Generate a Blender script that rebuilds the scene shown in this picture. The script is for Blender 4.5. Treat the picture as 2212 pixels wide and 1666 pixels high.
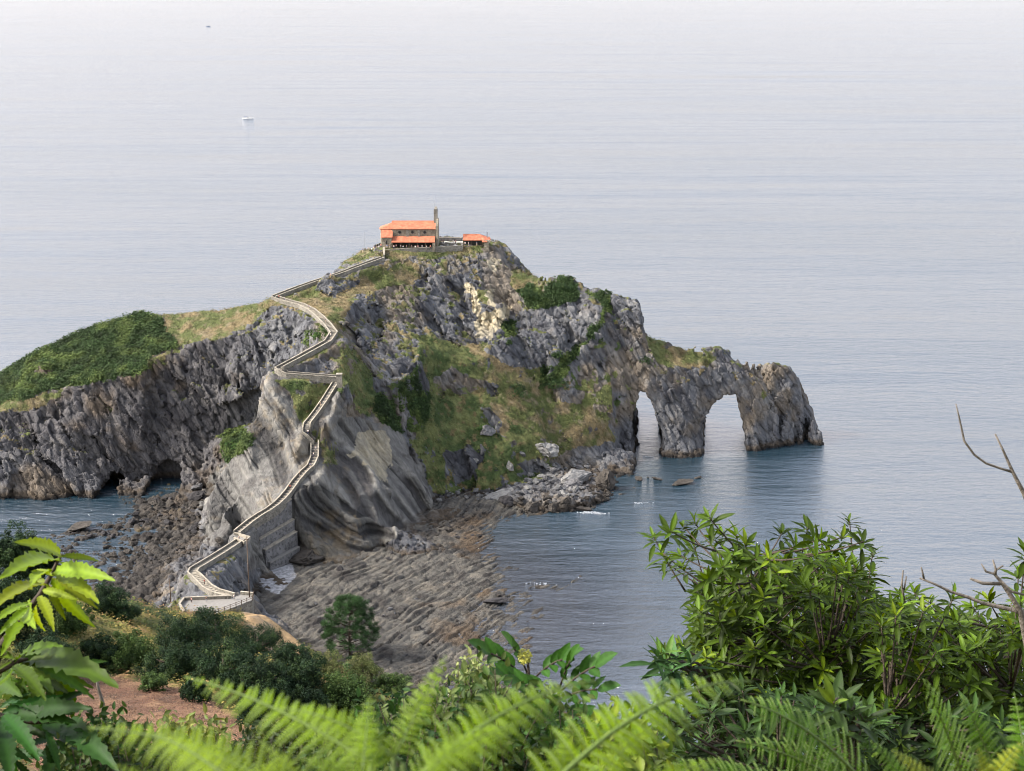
import bpy, bmesh, math, random
import numpy as np
from mathutils import Vector, Matrix
from mathutils.geometry import delaunay_2d_cdt
random.seed(7); RNG = np.random.default_rng(7)
for o in list(bpy.data.objects): bpy.data.objects.remove(o)
S = bpy.context.scene; C = S.collection
# ------------------------------------------------------------------ camera
CAM_Z = 190.0; PITCH = math.radians(15); FP = 3400.0; PW, PH = 2212, 1666
cd = bpy.data.cameras.new("camera"); cam = bpy.data.objects.new("camera", cd); C.objects.link(cam)
cam.location = (0, 0, CAM_Z); cam.rotation_euler = (math.radians(90) - PITCH, 0, 0)
cd.sensor_width = 36; cd.lens = 36 * FP / PW; cd.clip_start = 0.05; cd.clip_end = 60000
cd.dof.use_dof = True; cd.dof.focus_distance = 300; cd.dof.aperture_fstop = 18
S.camera = cam; S.render.engine = 'CYCLES'; S.cycles.filter_width = 1.0
# ------------------------------------------------------------------ world, sun
SUN_EL, SUN_AZ = 42, -98          # azimuth measured clockwise from +Y (the view direction)
w = bpy.data.worlds.new("World"); S.world = w; w.use_nodes = True
nt = w.node_tree; bg = nt.nodes["Background"]; sky = nt.nodes.new("ShaderNodeTexSky")
sky.sky_type = 'NISHITA'; sky.sun_disc = False
sky.sun_elevation = math.radians(SUN_EL); sky.sun_rotation = math.radians(SUN_AZ)
sky.dust_density = 4.0; sky.air_density = 1.0; sky.ozone_density = 1.0
hs = nt.nodes.new("ShaderNodeHueSaturation"); hs.inputs['Saturation'].default_value = .55   # thin high cloud takes most of the blue out of the sky
nt.links.new(sky.outputs[0], hs.inputs['Color']); 
tcw = nt.nodes.new("ShaderNodeTexCoord"); sx_ = nt.nodes.new("ShaderNodeSeparateXYZ"); nt.links.new(tcw.outputs['Generated'], sx_.inputs[0])
mrw = nt.nodes.new("ShaderNodeMapRange"); mrw.interpolation_type = 'SMOOTHSTEP'; mrw.inputs[1].default_value = 0.9; mrw.inputs[2].default_value = .05
mrw.inputs[3].default_value = 0; mrw.inputs[4].default_value = 1; nt.links.new(sx_.outputs[2], mrw.inputs[0])   # bright veil of cloud low over the sea
veil = nt.nodes.new("ShaderNodeMix"); veil.data_type = 'RGBA'; veil.blend_type = 'ADD'; veil.inputs[7].default_value = (1.62, 1.50, 1.44, 1)
mr2 = nt.nodes.new("ShaderNodeMapRange"); mr2.interpolation_type = 'SMOOTHSTEP'; mr2.inputs[1].default_value = .06; mr2.inputs[2].default_value = .5; nt.links.new(sx_.outputs[2], mr2.inputs[0])
vc = nt.nodes.new("ShaderNodeMix"); vc.data_type = 'RGBA'; vc.inputs[6].default_value = (2.06, 1.90, 1.80, 1); vc.inputs[7].default_value = (1.46, 1.43, 1.78, 1)   # cream at the horizon, bluer higher up
nt.links.new(mr2.outputs[0], vc.inputs[0]); nt.links.new(vc.outputs[2], veil.inputs[7])
nt.links.new(mrw.outputs[0], veil.inputs[0]); nt.links.new(hs.outputs[0], veil.inputs[6]); nt.links.new(veil.outputs[2], bg.inputs[0]); bg.inputs[1].default_value = 0.15
sd = bpy.data.lights.new("sun", 'SUN'); sd.energy = 2.4; sd.angle = math.radians(8); sd.color = (1, .93, .84)
sun = bpy.data.objects.new("sun", sd); C.objects.link(sun)
a, e = math.radians(SUN_AZ), math.radians(SUN_EL)
sdir = Vector((math.sin(a) * math.cos(e), math.cos(a) * math.cos(e), math.sin(e)))
sun.rotation_euler = sdir.to_track_quat('Z', 'Y').to_euler(); sun.location = (100, -100, 400)
S.view_settings.view_transform = 'Standard'; S.view_settings.look = 'None'
S.view_settings.gamma = 1; S.view_settings.exposure = 1.4; S.view_settings.use_curve_mapping = False
# ------------------------------------------------------------------ projection helpers (photo pixel <-> world)
CT, ST = math.cos(PITCH), math.sin(PITCH)
def atY(px, py, Y):
    u = (PH / 2 - py) / FP; t = Y / (CT + u * ST)
    return ((px - PW / 2) / FP * t, Y, CAM_Z + t * (-ST + u * CT))
def atZ(px, py, z):
    u = (PH / 2 - py) / FP; t = (z - CAM_Z) / (-ST + u * CT)
    return ((px - PW / 2) / FP * t, t * (CT + u * ST), z)
def proj(x, y, z):
    dz = z - CAM_Z; f = y * CT - dz * ST; v = y * ST + dz * CT
    return PW / 2 + FP * x / f, PH / 2 - FP * v / f
# ------------------------------------------------------------------ numpy noise
def h3(ix, iy, iz, seed):
    u = lambda t, k: t.astype(np.int32).view(np.uint32) * np.uint32(k)
    n = u(ix, 374761393) + u(iy, 668265263) + u(iz, 2147483629) + np.uint32(seed * 1274126177 & 0xffffffff)
    n = (n ^ (n >> np.uint32(13))) * np.uint32(1274126177); n = (n ^ (n >> np.uint32(16))) * np.uint32(2246822519)
    return ((n ^ (n >> np.uint32(15))) & np.uint32(0xffffff)).astype(np.float32) / np.float32(0xffffff)
def vnoise(x, y, z, seed=0):
    ix, iy, iz = np.floor(x), np.floor(y), np.floor(z)
    fx, fy, fz = [(t * t * (3 - 2 * t)).astype(np.float32) for t in (x - ix, y - iy, z - iz)]
    ix, iy, iz = ix.astype(np.int32), iy.astype(np.int32), iz.astype(np.int32)
    r = 0
    for a in (0, 1):
        for b in (0, 1):
            for c in (0, 1):
                r = r + h3(ix + a, iy + b, iz + c, seed) * (fx if a else 1 - fx) * (fy if b else 1 - fy) * (fz if c else 1 - fz)
    return r * 2 - 1
def fbm(x, y, z, octv=4, seed=0, gain=.5):
    s, a, t = 0, 1.0, 0
    for i in range(octv):
        s = s + a * vnoise(x, y, z, seed + i * 17); t += a; a *= gain
        x = x * 2.03 + 11.3; y = y * 2.03 + 5.7; z = z * 2.03 + 3.1
    return s / t
def facet(x, y, z, size, seed, tilt=.8, groove=.25, gw=.12, off=.5):
    """blocky displacement: every cell of a jittered lattice is its own tilted plane, with cracks between"""
    x, y, z = x / size, y / size, z / size
    ix, iy, iz = np.floor(x).astype(np.int32), np.floor(y).astype(np.int32), np.floor(z).astype(np.int32)
    d1 = np.full(x.shape, 9., np.float32); d2 = d1.copy(); val = np.zeros(x.shape, np.float32)
    for a in (-1, 0, 1):
        for b in (-1, 0, 1):
            for c in (-1, 0, 1):
                jx, jy, jz = ix + a, iy + b, iz + c
                r1, r2, r3 = h3(jx, jy, jz, seed), h3(jx, jy, jz, seed + 1), h3(jx, jy, jz, seed + 2)
                dx, dy, dz = (x - jx - r1).astype(np.float32), (y - jy - r2).astype(np.float32), (z - jz - r3).astype(np.float32)
                d = np.sqrt(dx * dx + dy * dy + dz * dz)
                v = tilt * (dx * (r2 * 2 - 1) + dy * (r3 * 2 - 1) + dz * (r1 * 2 - 1)) * 1.6 + off * (h3(jx, jy, jz, seed + 3) - .5)
                m = d < d1
                d2 = np.where(m, d1, np.minimum(d2, d)); val = np.where(m, v, val); d1 = np.where(m, d, d1)
    return (val - groove * np.clip(1 - (d2 - d1) / gw, 0, 1)).astype(np.float32)
def sstep(a, b, x):
    t = np.clip((x - a) / (b - a), 0, 1); return t * t * (3 - 2 * t)
def inpoly(px, py, poly):
    r = np.zeros(px.shape, bool); n = len(poly)
    for i in range(n):
        x1, y1 = poly[i]; x2, y2 = poly[(i + 1) % n]
        if y1 == y2: continue
        c = ((y1 > py) != (y2 > py)) & (px < (x2 - x1) * (py - y1) / (y2 - y1) + x1)
        r ^= c
    return r
# ------------------------------------------------------------------ object helpers
def tag(o, label=None, cat=None, group=None, kind=None):
    if label: o['label'] = label
    if cat: o['category'] = cat
    if group: o['group'] = group
    if kind: o['kind'] = kind
    return o
def mesh_np(name, V, F, mats, smooth=True, cols=None, attrs=None, parent=None, midx=None):
    V = np.asarray(V, np.float32); me = bpy.data.meshes.new(name); k = F.shape[1]
    me.vertices.add(len(V)); me.vertices.foreach_set("co", V.ravel())
    me.loops.add(F.size); me.loops.foreach_set("vertex_index", F.astype(np.int32).ravel())
    me.polygons.add(len(F)); me.polygons.foreach_set("loop_start", np.arange(0, F.size, k, dtype=np.int32))
    me.polygons.foreach_set("use_smooth", np.full(len(F), smooth))
    if midx is not None: me.polygons.foreach_set("material_index", midx.astype(np.int32))
    me.update(calc_edges=True)
    if cols is not None:
        at = me.color_attributes.new("col", 'FLOAT_COLOR', 'POINT')
        at.data.foreach_set("color", np.concatenate([cols, np.ones((len(V), 1))], 1).astype(np.float32).ravel())
    for nme, arr in (attrs or {}).items():
        at = me.attributes.new(nme, 'FLOAT', 'POINT'); at.data.foreach_set("value", arr.astype(np.float32))
    for m in (mats if isinstance(mats, (list, tuple)) else [mats]): me.materials.append(m)
    o = bpy.data.objects.new(name, me); C.objects.link(o)
    if parent: o.parent = parent
    return o
def mat_new(name):
    m = bpy.data.materials.new(name); m.use_nodes = True; t = m.node_tree
    return m, t, t.nodes["Principled BSDF"]
def ground_mat(name, bump1=.5, scale=1.0, rough=.9, strat=None, vor=.8, cscale=1.0):
    """procedural rock / soil: vertex colour (what the ground is made of) times fine noise, with crack and grain bump"""
    m, t, p = mat_new(name); L = t.links.new; N = t.nodes.new
    at = N("ShaderNodeAttribute"); at.attribute_name = "col"
    tc = N("ShaderNodeTexCoord"); mp = N("ShaderNodeMapping"); L(tc.outputs['Object'], mp.inputs[0])
    if strat:
        mp.inputs['Rotation'].default_value = strat[0]; mp2 = N("ShaderNodeMapping"); mp2.inputs['Scale'].default_value = strat[1]; L(mp.outputs[0], mp2.inputs[0]); mp = mp2
    n1 = N("ShaderNodeTexNoise"); n1.inputs['Scale'].default_value = .55 * scale; n1.inputs['Detail'].default_value = 8; n1.inputs['Roughness'].default_value = .68
    L(mp.outputs[0], n1.inputs['Vector'])
    r = N("ShaderNodeMapRange"); r.inputs[1].default_value = .3; r.inputs[2].default_value = .7
    r.inputs[3].default_value = 1 - .45 * cscale; r.inputs[4].default_value = 1 + .5 * cscale; L(n1.outputs[0], r.inputs[0])
    mul = N("ShaderNodeVectorMath"); mul.operation = 'SCALE'; L(at.outputs['Color'], mul.inputs[0]); L(r.outputs[0], mul.inputs[3])
    L(mul.outputs[0], p.inputs['Base Color']); p.inputs['Roughness'].default_value = rough
    p.inputs['Specular IOR Level'].default_value = .25
    v = N("ShaderNodeTexVoronoi"); v.feature = 'DISTANCE_TO_EDGE'; v.inputs['Scale'].default_value = .8 * scale
    nw = N("ShaderNodeTexNoise"); nw.inputs['Scale'].default_value = .9 * scale; nw.inputs['Detail'].default_value = 4
    L(mp.outputs[0], nw.inputs['Vector'])
    ad = N("ShaderNodeMix"); ad.data_type = 'VECTOR'; ad.inputs[0].default_value = .35; L(mp.outputs[0], ad.inputs[4]); L(nw.outputs['Color'], ad.inputs[5])
    L(ad.outputs[1], v.inputs['Vector'])
    vr = N("ShaderNodeMapRange"); vr.inputs[1].default_value = 0; vr.inputs[2].default_value = .12; L(v.outputs[0], vr.inputs[0])
    sm = N("ShaderNodeMath"); sm.operation = 'MULTIPLY_ADD'; sm.inputs[1].default_value = vor; L(vr.outputs[0], sm.inputs[0])
    n2 = N("ShaderNodeTexNoise"); n2.inputs['Scale'].default_value = 1.2 * scale; n2.inputs['Detail'].default_value = 9; n2.inputs['Roughness'].default_value = .7
    L(mp.outputs[0], n2.inputs['Vector']); k = N("ShaderNodeMath"); k.operation = 'MULTIPLY'; k.inputs[1].default_value = 1.6; L(n2.outputs[0], k.inputs[0])
    L(k.outputs[0], sm.inputs[2])
    b = N("ShaderNodeBump"); b.inputs['Strength'].default_value = bump1; b.inputs['Distance'].default_value = .55 / scale; L(sm.outputs[0], b.inputs['Height'])
    L(b.outputs[0], p.inputs['Normal'])
    return m
# ================================================================== ISLAND TERRAIN
# control lines: every entry is a line of the landform; 'Y' entries (px, py, distance), 'Z' entries (px, py, height), 'W' world points
PATH = [  # the stairway, bottom to top: (px, py, z)
 (500,1290,22.0),(455,1277,21.5),(428,1249,20.5),(412,1236,20),(443,1218,19),(490,1189,17),(522,1167,16),(512,1152,16.5),(549,1122,18.5),(590,1098,20.5),
 (617,1072,22.5),(647,1030,26),(679,1001,29),(680,955,33.5),(654,929,37.7),(690,884,43.2),(731,819,51.8)]
PATH2 = [(728,817,51.9),(585,806,54.2),(650,772,58),(727,729,62.2),(703,696,64.3),(664,664,66),(611,650,67),(592,643,67.5)]
PATH3 = [(592,643,67.5),(660,617,70.5),(732,594,73.6),(775,577,75.8),(826,559,77.6)]
def pw(P): return [atZ(*p) for p in P]
PW1, PW2, PW3 = pw(PATH), pw(PATH2), pw(PATH3)
def YL(*p): return [atY(*q) for q in p]
def ZL(*p): return [atZ(*q) for q in p]
LINES = [
 # left headland: foot of the cliff, cliff top, skyline, back
 ZL((-160,1114,-3),(-60,1108,-3),(0,1105,-3),(100,1103,-3),(200,1098,-2.5),(262,1080,-1),(330,1064,1),(440,1056,2)),
 ZL((-160,1056,6),(-60,1050,6),(0,1047,6),(100,1043,6),(200,1038,6),(262,1022,6),(330,1015,6),(400,1008,7),(440,1000,8)),
 YL((-160,930,556),(-60,905,558),(0,891,560),(52,860,564),(144,843,566),(206,818,568),(309,814,565),(326,777,572),(378,761,574),(412,744,575),(508,723,576),(549,699,580),(583,677,583),(638,678,572),(690,705,556),(722,730,546)),
 YL((-160,865,586),(-60,838,588),(0,810,592),(69,761,596),(172,713,601),(302,672,605),(357,682,601),(422,672,603),(480,668,600),(590,648,592)),
 [(-270,640,-4),(-200,650,-4),(-140,655,-4),(-90,660,-4),(-40,672,-4),(10,676,-4),(60,668,-4),(100,648,-4),(135,634,-4)],
 [(-230,620,8),(-150,626,30),(-100,625,45),(-60,640,58),(-30,660,50)],
 # cove floor behind the flysch ridge and its inner end
 [(-125,520,1),(-115,540,2),(-98,545,3),(-86,548,8),(-76,545,20),(-68,541,40),(-112,522,2),(-92,530,10),(-84,526,30),(-94,520,22)],
 # left edge (silhouette) of the flysch slope
 YL((583,813,520),(549,895,515),(543,936,512),(502,986,513),(470,1025,511),(452,1053,509),(443,1100,505)),
 ZL((425,1150,1),(443,1160,2),(470,1168,2),(502,1158,3),(520,1190,3)),
 # flysch slope right of the silhouette
 YL((600,880,514),(640,870,517),(620,950,511),(560,1000,508),(520,1050,500),(480,1100,494)),
 YL((560,1080,493),(600,1040,498),(640,990,504)),
 YL((500,1125,490),(470,1140,492)),
 # rock hump that carries the lower walkway
 ZL((548,1212,1),(545,1250,1),(545,1290,2),(575,1325,2),(420,1185,2.5),(385,1215,3),(365,1250,3),(350,1290,4),(330,1330,3)),
 ZL((534,1200,9),(528,1240,9),(528,1275,12),(560,1330,8),(520,1345,12),(480,1345,16),(420,1345,16)),
 ZL((480,1215,17),(520,1195,15),(470,1250,18.5),(500,1260,16)),
 # right of the lower stairs: dark folded crag and its foot
 YL((660,1059,495),(700,1080,495),(740,1105,494),(790,1146,490)), YL((730,1085,499),(790,1110,500),(830,1130,497)),
 ZL((640,1180,4),(690,1180,4),(740,1195,3),(790,1190,2.5),(825,1175,2.5)),
 YL((640,1110,489),(690,1140,489)),
 # flysch slab
 YL((700,930,513),(700,1000,505),(740,960,516),(796,918,530),(837,924,534),(870,970,534),(931,1053,532)),
 YL((720,1020,504),(780,1000,514),(850,1060,510),(780,1070,500)),
 ZL((840,1150,3),(880,1120,3),(934,1095,3)),
 # middle slope, from the stairs corner to the crag
 YL((740,880,523),(780,880,531),(740,780,532),(760,740,550),(790,830,540)),
 # left crag below the chapel
 YL((743,675,572),(773,647,586),(839,620,601),(883,618,606)),
 YL((745,715,562),(780,700,574),(800,770,560),(840,700,584),(880,680,592)),
 YL((800,812,546),(852,826,548),(905,776,566),(911,740,580)),
 YL((812,800,550),(850,812,554),(900,760,572)),
 # path slope
 YL((660,640,590),(700,640,588),(740,610,600),(800,600,606)),
 YL((757,556,625),(779,540,628),(800,536,630)),
 # summit plateau
 YL((825,541,621),(890,538,624),(948,532,628),(1010,530,631),(1065,528,632)),
 [(-57,646,80),(-40,652,80),(-20,652,80),(-6,648,79.5),(-58,630,80),(-30,640,80)],
 YL((835,560,616),(900,560,619),(960,560,622),(1030,560,625),(1085,560,628)),
 YL((890,600,612),(960,600,615),(1030,600,618),(1090,600,622),(1100,640,616)),
 YL((920,640,604),(960,660,606),(1030,660,608),(1080,660,606)),
 YL((920,700,592),(960,720,596),(1003,745,596),(1055,738,597),(1085,700,602)),
 YL((1081,535,634),(1103,572,632),(1108,600,628)),
 # grassy slope
 YL((920,740,584),(960,762,582),(1010,790,582),(1065,760,592)),
 YL((860,855,556),(950,850,571),(1100,850,583),(1200,850,593),(1250,860,597)),
 YL((870,940,544),(930,950,553),(1000,950,560),(1100,950,564),(1200,950,574)),
 ZL((945,1065,4),(1000,1062,3.5),(1060,1060,3.5),(1110,1045,4),(1160,1020,5),(1220,1010,4),(1280,1008,1.5)),
 ZL((940,1110,-2),(1000,1100,-2),(1080,1105,-2),(1150,1125,-2.5),(1240,1120,-2),(1320,1095,-2.2),(1380,1060,-2),(1430,1045,-2)),
 ZL((1100,1080,3),(1180,1085,3.5),(1250,1085,3),(1300,1065,2.5),(1290,1035,3)),
 # right hill
 YL((1112,588,626),(1134,590,629),(1154,594,628),(1165,612,620),(1200,601,622),(1240,599,622),(1268,618,618),(1290,631,613),(1340,634,612),(1376,648,611),(1386,722,605)),
 YL((1120,640,616),(1180,640,613),(1250,650,611),(1300,670,607),(1345,680,607)),
 YL((1110,720,604),(1150,740,603),(1200,795,597),(1240,760,600),(1290,730,602)),
 YL((1140,790,594),(1190,800,596),(1290,790,601),(1350,780,605)),
 [(40,650,30),(60,640,27),(75,632,26)], YL((1391,727,612),(1391,724,618),(1393,728,606)), YL((1383,652,616),(1383,660,608)),
 # arch headland
 YL((1420,738,613),(1460,745,613),(1500,745,614),(1555,751,614),(1600,768,616),(1650,775,619),(1690,785,621),(1718,805,622),(1735,850,622),(1752,885,622),(1775,922,622)),
 YL((1400,790,603),(1450,800,604),(1520,800,606),(1600,810,610),(1680,830,614),(1715,860,616)),
 YL((1340,820,601),(1355,900,597),(1300,900,593),(1250,930,585),(1210,985,577),(1330,962,592)),
 ZL((1330,1003,-1.5),(1395,992,-1.5),(1420,998,-1.5),(1475,1001,-1.5),(1530,993,-1.5),(1600,985,-1.5),(1640,983,-1.5),(1700,972,-1.5),(1772,958,-1.5)),
 ZL((1340,966,4),(1420,962,4),(1475,965,4),(1530,958,4),(1600,951,4),(1640,949,4),(1700,938,4),(1760,927,4)),
 [(88,640,-3),(98,646,-3),(120,649,-3),(131,641,-3),(130,628,-4),(128,613,-5),(70,628,6)], YL((1700,792,629),(1722,812,630),(1740,850,632),(1752,885,632),(1764,915,631)), YL((1560,757,622),(1600,772,624),(1640,779,627),(1665,784,628)), YL((1640,830,612),(1670,850,613),(1650,900,611)), YL((1768,915,617),(1757,888,618),(1700,845,615),(1735,880,617)),
]
VX = 0.8
GX = np.arange(-262, 150, VX); GY = np.arange(396, 684, VX); GZ = np.arange(-4, 86, VX)
def tin(lines, gx, gy, extra=(), low=-6., step=4.):
    pts = []
    for L in lines:
        L = list(L)
        for i in range(len(L) - 1):
            n = max(1, int(math.dist(L[i][:2], L[i + 1][:2]) / step)) if math.dist(L[i][:2], L[i + 1][:2]) < 70 else 1
            for k in range(n):
                f = k / n; pts.append(tuple(L[i][j] * (1 - f) + L[i + 1][j] * f for j in range(3)))
        pts.append(L[-1])
    pts += list(extra)
    uniq = []; seen = set()
    for p in pts:
        k = (round(p[0] / 1.2), round(p[1] / 1.2))
        if k in seen: continue
        seen.add(k); uniq.append(p)
    vs, es, fs, ov, oe, of = delaunay_2d_cdt([Vector((p[0], p[1])) for p in uniq], [], [], 0, 1e-4)
    zz = [uniq[o[0]][2] if o else 0 for o in ov]
    H = np.full((len(gx), len(gy)), low, np.float32); dx = gx[1] - gx[0]
    for f in fs:
        (x1, y1), (x2, y2), (x3, y3) = [tuple(vs[i]) for i in f]; z1, z2, z3 = [zz[i] for i in f]
        i0, i1 = int((min(x1, x2, x3) - gx[0]) / dx), int((max(x1, x2, x3) - gx[0]) / dx) + 2
        j0, j1 = int((min(y1, y2, y3) - gy[0]) / dx), int((max(y1, y2, y3) - gy[0]) / dx) + 2
        i0, j0 = max(i0, 0), max(j0, 0); i1, j1 = min(i1, len(gx)), min(j1, len(gy))
        if i1 <= i0 or j1 <= j0: continue
        X, Y = np.meshgrid(gx[i0:i1], gy[j0:j1], indexing='ij')
        d = (y2 - y3) * (x1 - x3) + (x3 - x2) * (y1 - y3)
        if abs(d) < 1e-9: continue
        a = ((y2 - y3) * (X - x3) + (x3 - x2) * (Y - y3)) / d; b = ((y3 - y1) * (X - x3) + (x1 - x3) * (Y - y3)) / d; c = 1 - a - b
        m = (a >= -1e-4) & (b >= -1e-4) & (c >= -1e-4)
        H[i0:i1, j0:j1][m] = (a * z1 + b * z2 + c * z3)[m]
    return H
def blur(H, n=1):
    for _ in range(n):
        P = np.pad(H, 1, mode='edge')
        H = (P[:-2, 1:-1] + P[2:, 1:-1] + P[1:-1, :-2] + P[1:-1, 2:] + 2 * P[1:-1, 1:-1]) / 6
    return H
def along(H, X, Y, line, w0, w1, dz=-.15):
    """bench the ground under a path"""
    best = np.full(H.shape, 1e9); zt = np.zeros(H.shape)
    for (a, b) in zip(line[:-1], line[1:]):
        dx, dy = b[0] - a[0], b[1] - a[1]; l2 = dx * dx + dy * dy
        t = np.clip(((X - a[0]) * dx + (Y - a[1]) * dy) / l2, 0, 1)
        d = np.hypot(X - a[0] - t * dx, Y - a[1] - t * dy); m = d < best
        best = np.where(m, d, best); zt = np.where(m, a[2] + t * (b[2] - a[2]), zt)
    k = 1 - sstep(w0, w1, best)
    return H * (1 - k) + (zt + dz) * k, best
ISL_EXTRA = [(-262, 452, -6), (150, 452, -6), (-262, 684, -6), (150, 684, -6), (148, 620, -6), (140, 600, -6), (100, 570, -6), (-262, 530, -6), (-145, 500, -6), (-30, 455, -6), (30, 480, -6), (-262, 396, -6), (150, 396, -6), (-120,452,-5),(-130,430,-6),(-45,430,-8),(-55,398,-8),(-30,470,-5),(0,490,-6)]
H = tin(LINES + [PW2, PW3, PW1], GX, GY, ISL_EXTRA)
H = blur(H, 1)
X2, Y2 = np.meshgrid(GX, GY, indexing='ij')
for Ln in (PW1, PW2, PW3): H, _ = along(H, X2, Y2, Ln, 2.4, 5.5, -.8)
H, _ = along(H, X2, Y2, [Vector(p) + Vector((0, -1.5, 0)) for p in PW1[14:]], 3.0, 6.0, -1.2)
H, _ = along(H, X2, Y2, [Vector(p) + Vector((0, -3.0, 0)) for p in PW1[11:16]], 3.2, 7.0, -2.4)
for Ln in (PW1[10:],): H, _ = along(H, X2, Y2, Ln, 1.5, 3.0, -.9)
_, dpath = along(H, X2, Y2, PW1 + PW2 + PW3, .1, .2)
# region polygons, drawn on the landform as seen in the photo
REG = {
 'shrub': [[(-180,960),(-180,780),(0,800),(69,755),(172,705),(302,655),(343,692),(378,730),(384,757),(326,771),(302,816),(206,819),(144,836),(89,853),(0,875),(-60,895)],
           [(1120,622),(1155,612),(1170,625),(1200,597),(1232,590),(1245,625),(1250,655),(1190,668),(1140,660)],
           [(1262,630),(1320,634),(1332,720),(1260,762),(1210,830),(1165,835),(1170,790),(1238,750),(1296,700),(1300,660)],
           [(808,860),(860,835),(905,790),(930,850),(920,930),(860,940),(815,905)],[(655,712),(705,705),(712,730),(690,748),(660,740)],
           [(478,935),(530,925),(548,950),(530,975),(492,1000),(480,975)],[(1080,700),(1120,690),(1112,720),(1085,722)]],
 'green': [[(302,655),(345,680),(343,692),(300,680)],[(905,725),(960,735),(1003,752),(1040,800),(1060,870),(1080,930),(1100,960),(1150,1000),(1170,1040),(1110,1055),(940,1067),(905,1000),(870,930),(810,900),(800,850),(850,830),(911,790)],
           [(735,730),(765,755),(800,800),(815,850),(800,900),(755,870),(700,810),(735,790)],[(595,822),(724,824),(700,870),(665,918),(648,900),(628,860)],
           [(1325,690),(1385,716),(1440,742),(1425,790),(1345,800),(1375,870),(1330,885),(1230,840),(1235,775),(1290,740)],[(1100,900),(1180,960),(1190,1010),(1130,1010),(1090,960)]],
 'dry': [[(1180,830),(1340,820),(1385,850),(1368,900),(1330,945),(1200,975)],[(345,675),(590,640),(605,655),(560,688),(508,720),(412,740),(384,757),(355,710)],[(598,650),(732,600),(830,568),(905,572),(915,605),(880,616),(839,617),(773,643),(743,672),(735,720),(705,690),(650,655)],
         [(1003,748),(1040,745),(1120,740),(1180,790),(1240,850),(1330,880),(1335,930),(1290,960),(1180,985),(1100,960),(1060,880),(1000,790)],
         [(1106,585),(1155,590),(1163,620),(1120,622)],[(1435,742),(1545,752),(1530,800),(1490,830),(1425,800)],[(1580,800),(1660,850),(1640,880),(1590,840)],[(825,538),(1040,530),(1010,552),(850,562)],
         [(740,560),(790,533),(820,536),(826,556),(760,575)],[(680,930),(720,930),(735,1000),(700,1010),(688,960)],[(-100,900),(0,872),(89,855),(140,842),(130,862),(0,895),(-100,925)],[(255,800),(330,775),(375,765),(370,785),(300,818)]],
 'pale': [[(775,935),(831,935),(845,990),(831,1046),(800,1020),(760,983)],[(1027,683),(1104,655),(1086,707),(1055,740),(1027,730)],[(1008,618),(1031,618),(1033,690),(1020,680)],[(1052,618),(1070,618),(1066,668),(1050,660)],[(1058,548),(1090,560),(1075,595),(1055,575)]],
 'flysch': [[(583,806),(740,816),(745,880),(790,905),(850,925),(934,1055),(945,1100),(860,1160),(700,1280),(560,1230),(440,1175),(435,1050),(540,930)]],
 'outcrop': [[(936,820),(975,802),(1030,818),(1080,830),(1075,842),(950,842)],[(1280,772),(1330,775),(1335,800),(1290,805)],[(1200,840),(1265,845),(1265,880),(1215,868)],[(700,612),(775,597),(770,615),(715,645),(690,632)],[(870,930),(900,935),(905,950),(880,950)],
             [(1045,760),(1110,720),(1190,730),(1210,790),(1150,800),(1080,790)],[(960,980),(1010,960),(1050,980),(1020,1040),(985,1045)],[(85,795),(110,800),(105,808),(60,812)],[(1040,880),(1075,890),(1085,930),(1055,915)],[(1120,1000),(1160,985),(1200,1010),(1130,1030)]],
}
def regions(x, y, z, warp=22.0, seed=50):
    px, py = proj(x, y, z)
    wx = fbm(x / 8, y / 8, z / 8, 5, seed, .65) * warp; wy = fbm(x / 8, y / 8, z / 8, 5, seed + 9, .65) * warp
    qx, qy = px + wx, py + wy
    R = {k: np.zeros(x.shape, bool) for k in REG}
    for k in REG:
        for pl in REG[k]: R[k] |= inpoly(qx, qy, pl)
    return R, px, py
R2, _, _ = regions(X2, Y2, H)
soft = (R2['shrub'] | R2['green'] | R2['dry']) & ~R2['outcrop'] & ~R2['pale']
H = H + blur(R2['outcrop'].astype(np.float32), 2) * 2.6
gx_, gy_ = np.gradient(H, VX); slope = np.hypot(gx_, gy_)
rock2 = np.where(soft, .12, 1.0); rock2 = np.where(R2['flysch'] & ~soft, .42, rock2)
rock2 = blur(rock2.astype(np.float32), 2) * (.35 + .65 * sstep(.3, 1.2, slope)) ; rock2 *= .12 + .88 * sstep(3, 9, dpath)
rock2 = np.where(inpoly(*proj(X2, Y2, H), [(1300,720),(1800,720),(1800,1010),(1180,1010),(1200,940),(1330,850)]), np.maximum(rock2 * .8, .35), rock2)
fly2 = blur((R2['flysch']).astype(np.float32), 3)
soft2 = blur(soft.astype(np.float32), 1); steep2 = blur(slope, 3)
rock2 = rock2 * sstep(-2.5, 1.5, H); top_ = (X2 > -62) & (X2 < -2) & (Y2 > 619) & (Y2 < 652); rock2 = np.where(blur(top_.astype(np.float32), 3) > .02, rock2 * .25, rock2)
ng = 1 / np.sqrt(1 + np.minimum(slope, 3.0) ** 2)
A_, B_ = Vector(PW1[8]), Vector(PW1[10]); dW = (B_ - A_); dW.z = 0; LW = dW.length; dW.normalize(); nW = Vector((dW.y, -dW.x, 0)); nW = nW if nW.y < 0 else -nW
ua = (X2 - A_.x) * dW.x + (Y2 - A_.y) * dW.y; un = (X2 - A_.x) * nW.x + (Y2 - A_.y) * nW.y      # the gully in front of the sea wall
gul = (ua > -1.5) & (ua < LW + 1.5) & (un > 1.3) & (un < 22); H = np.where(gul, np.minimum(H, 1.2), H); rock2 = np.where(gul, rock2 * .15, rock2)
G = ((H[:, :, None] - GZ[None, None, :]) * ng[:, :, None]).astype(np.float32)
band = np.abs(G) < 5.5
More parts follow.
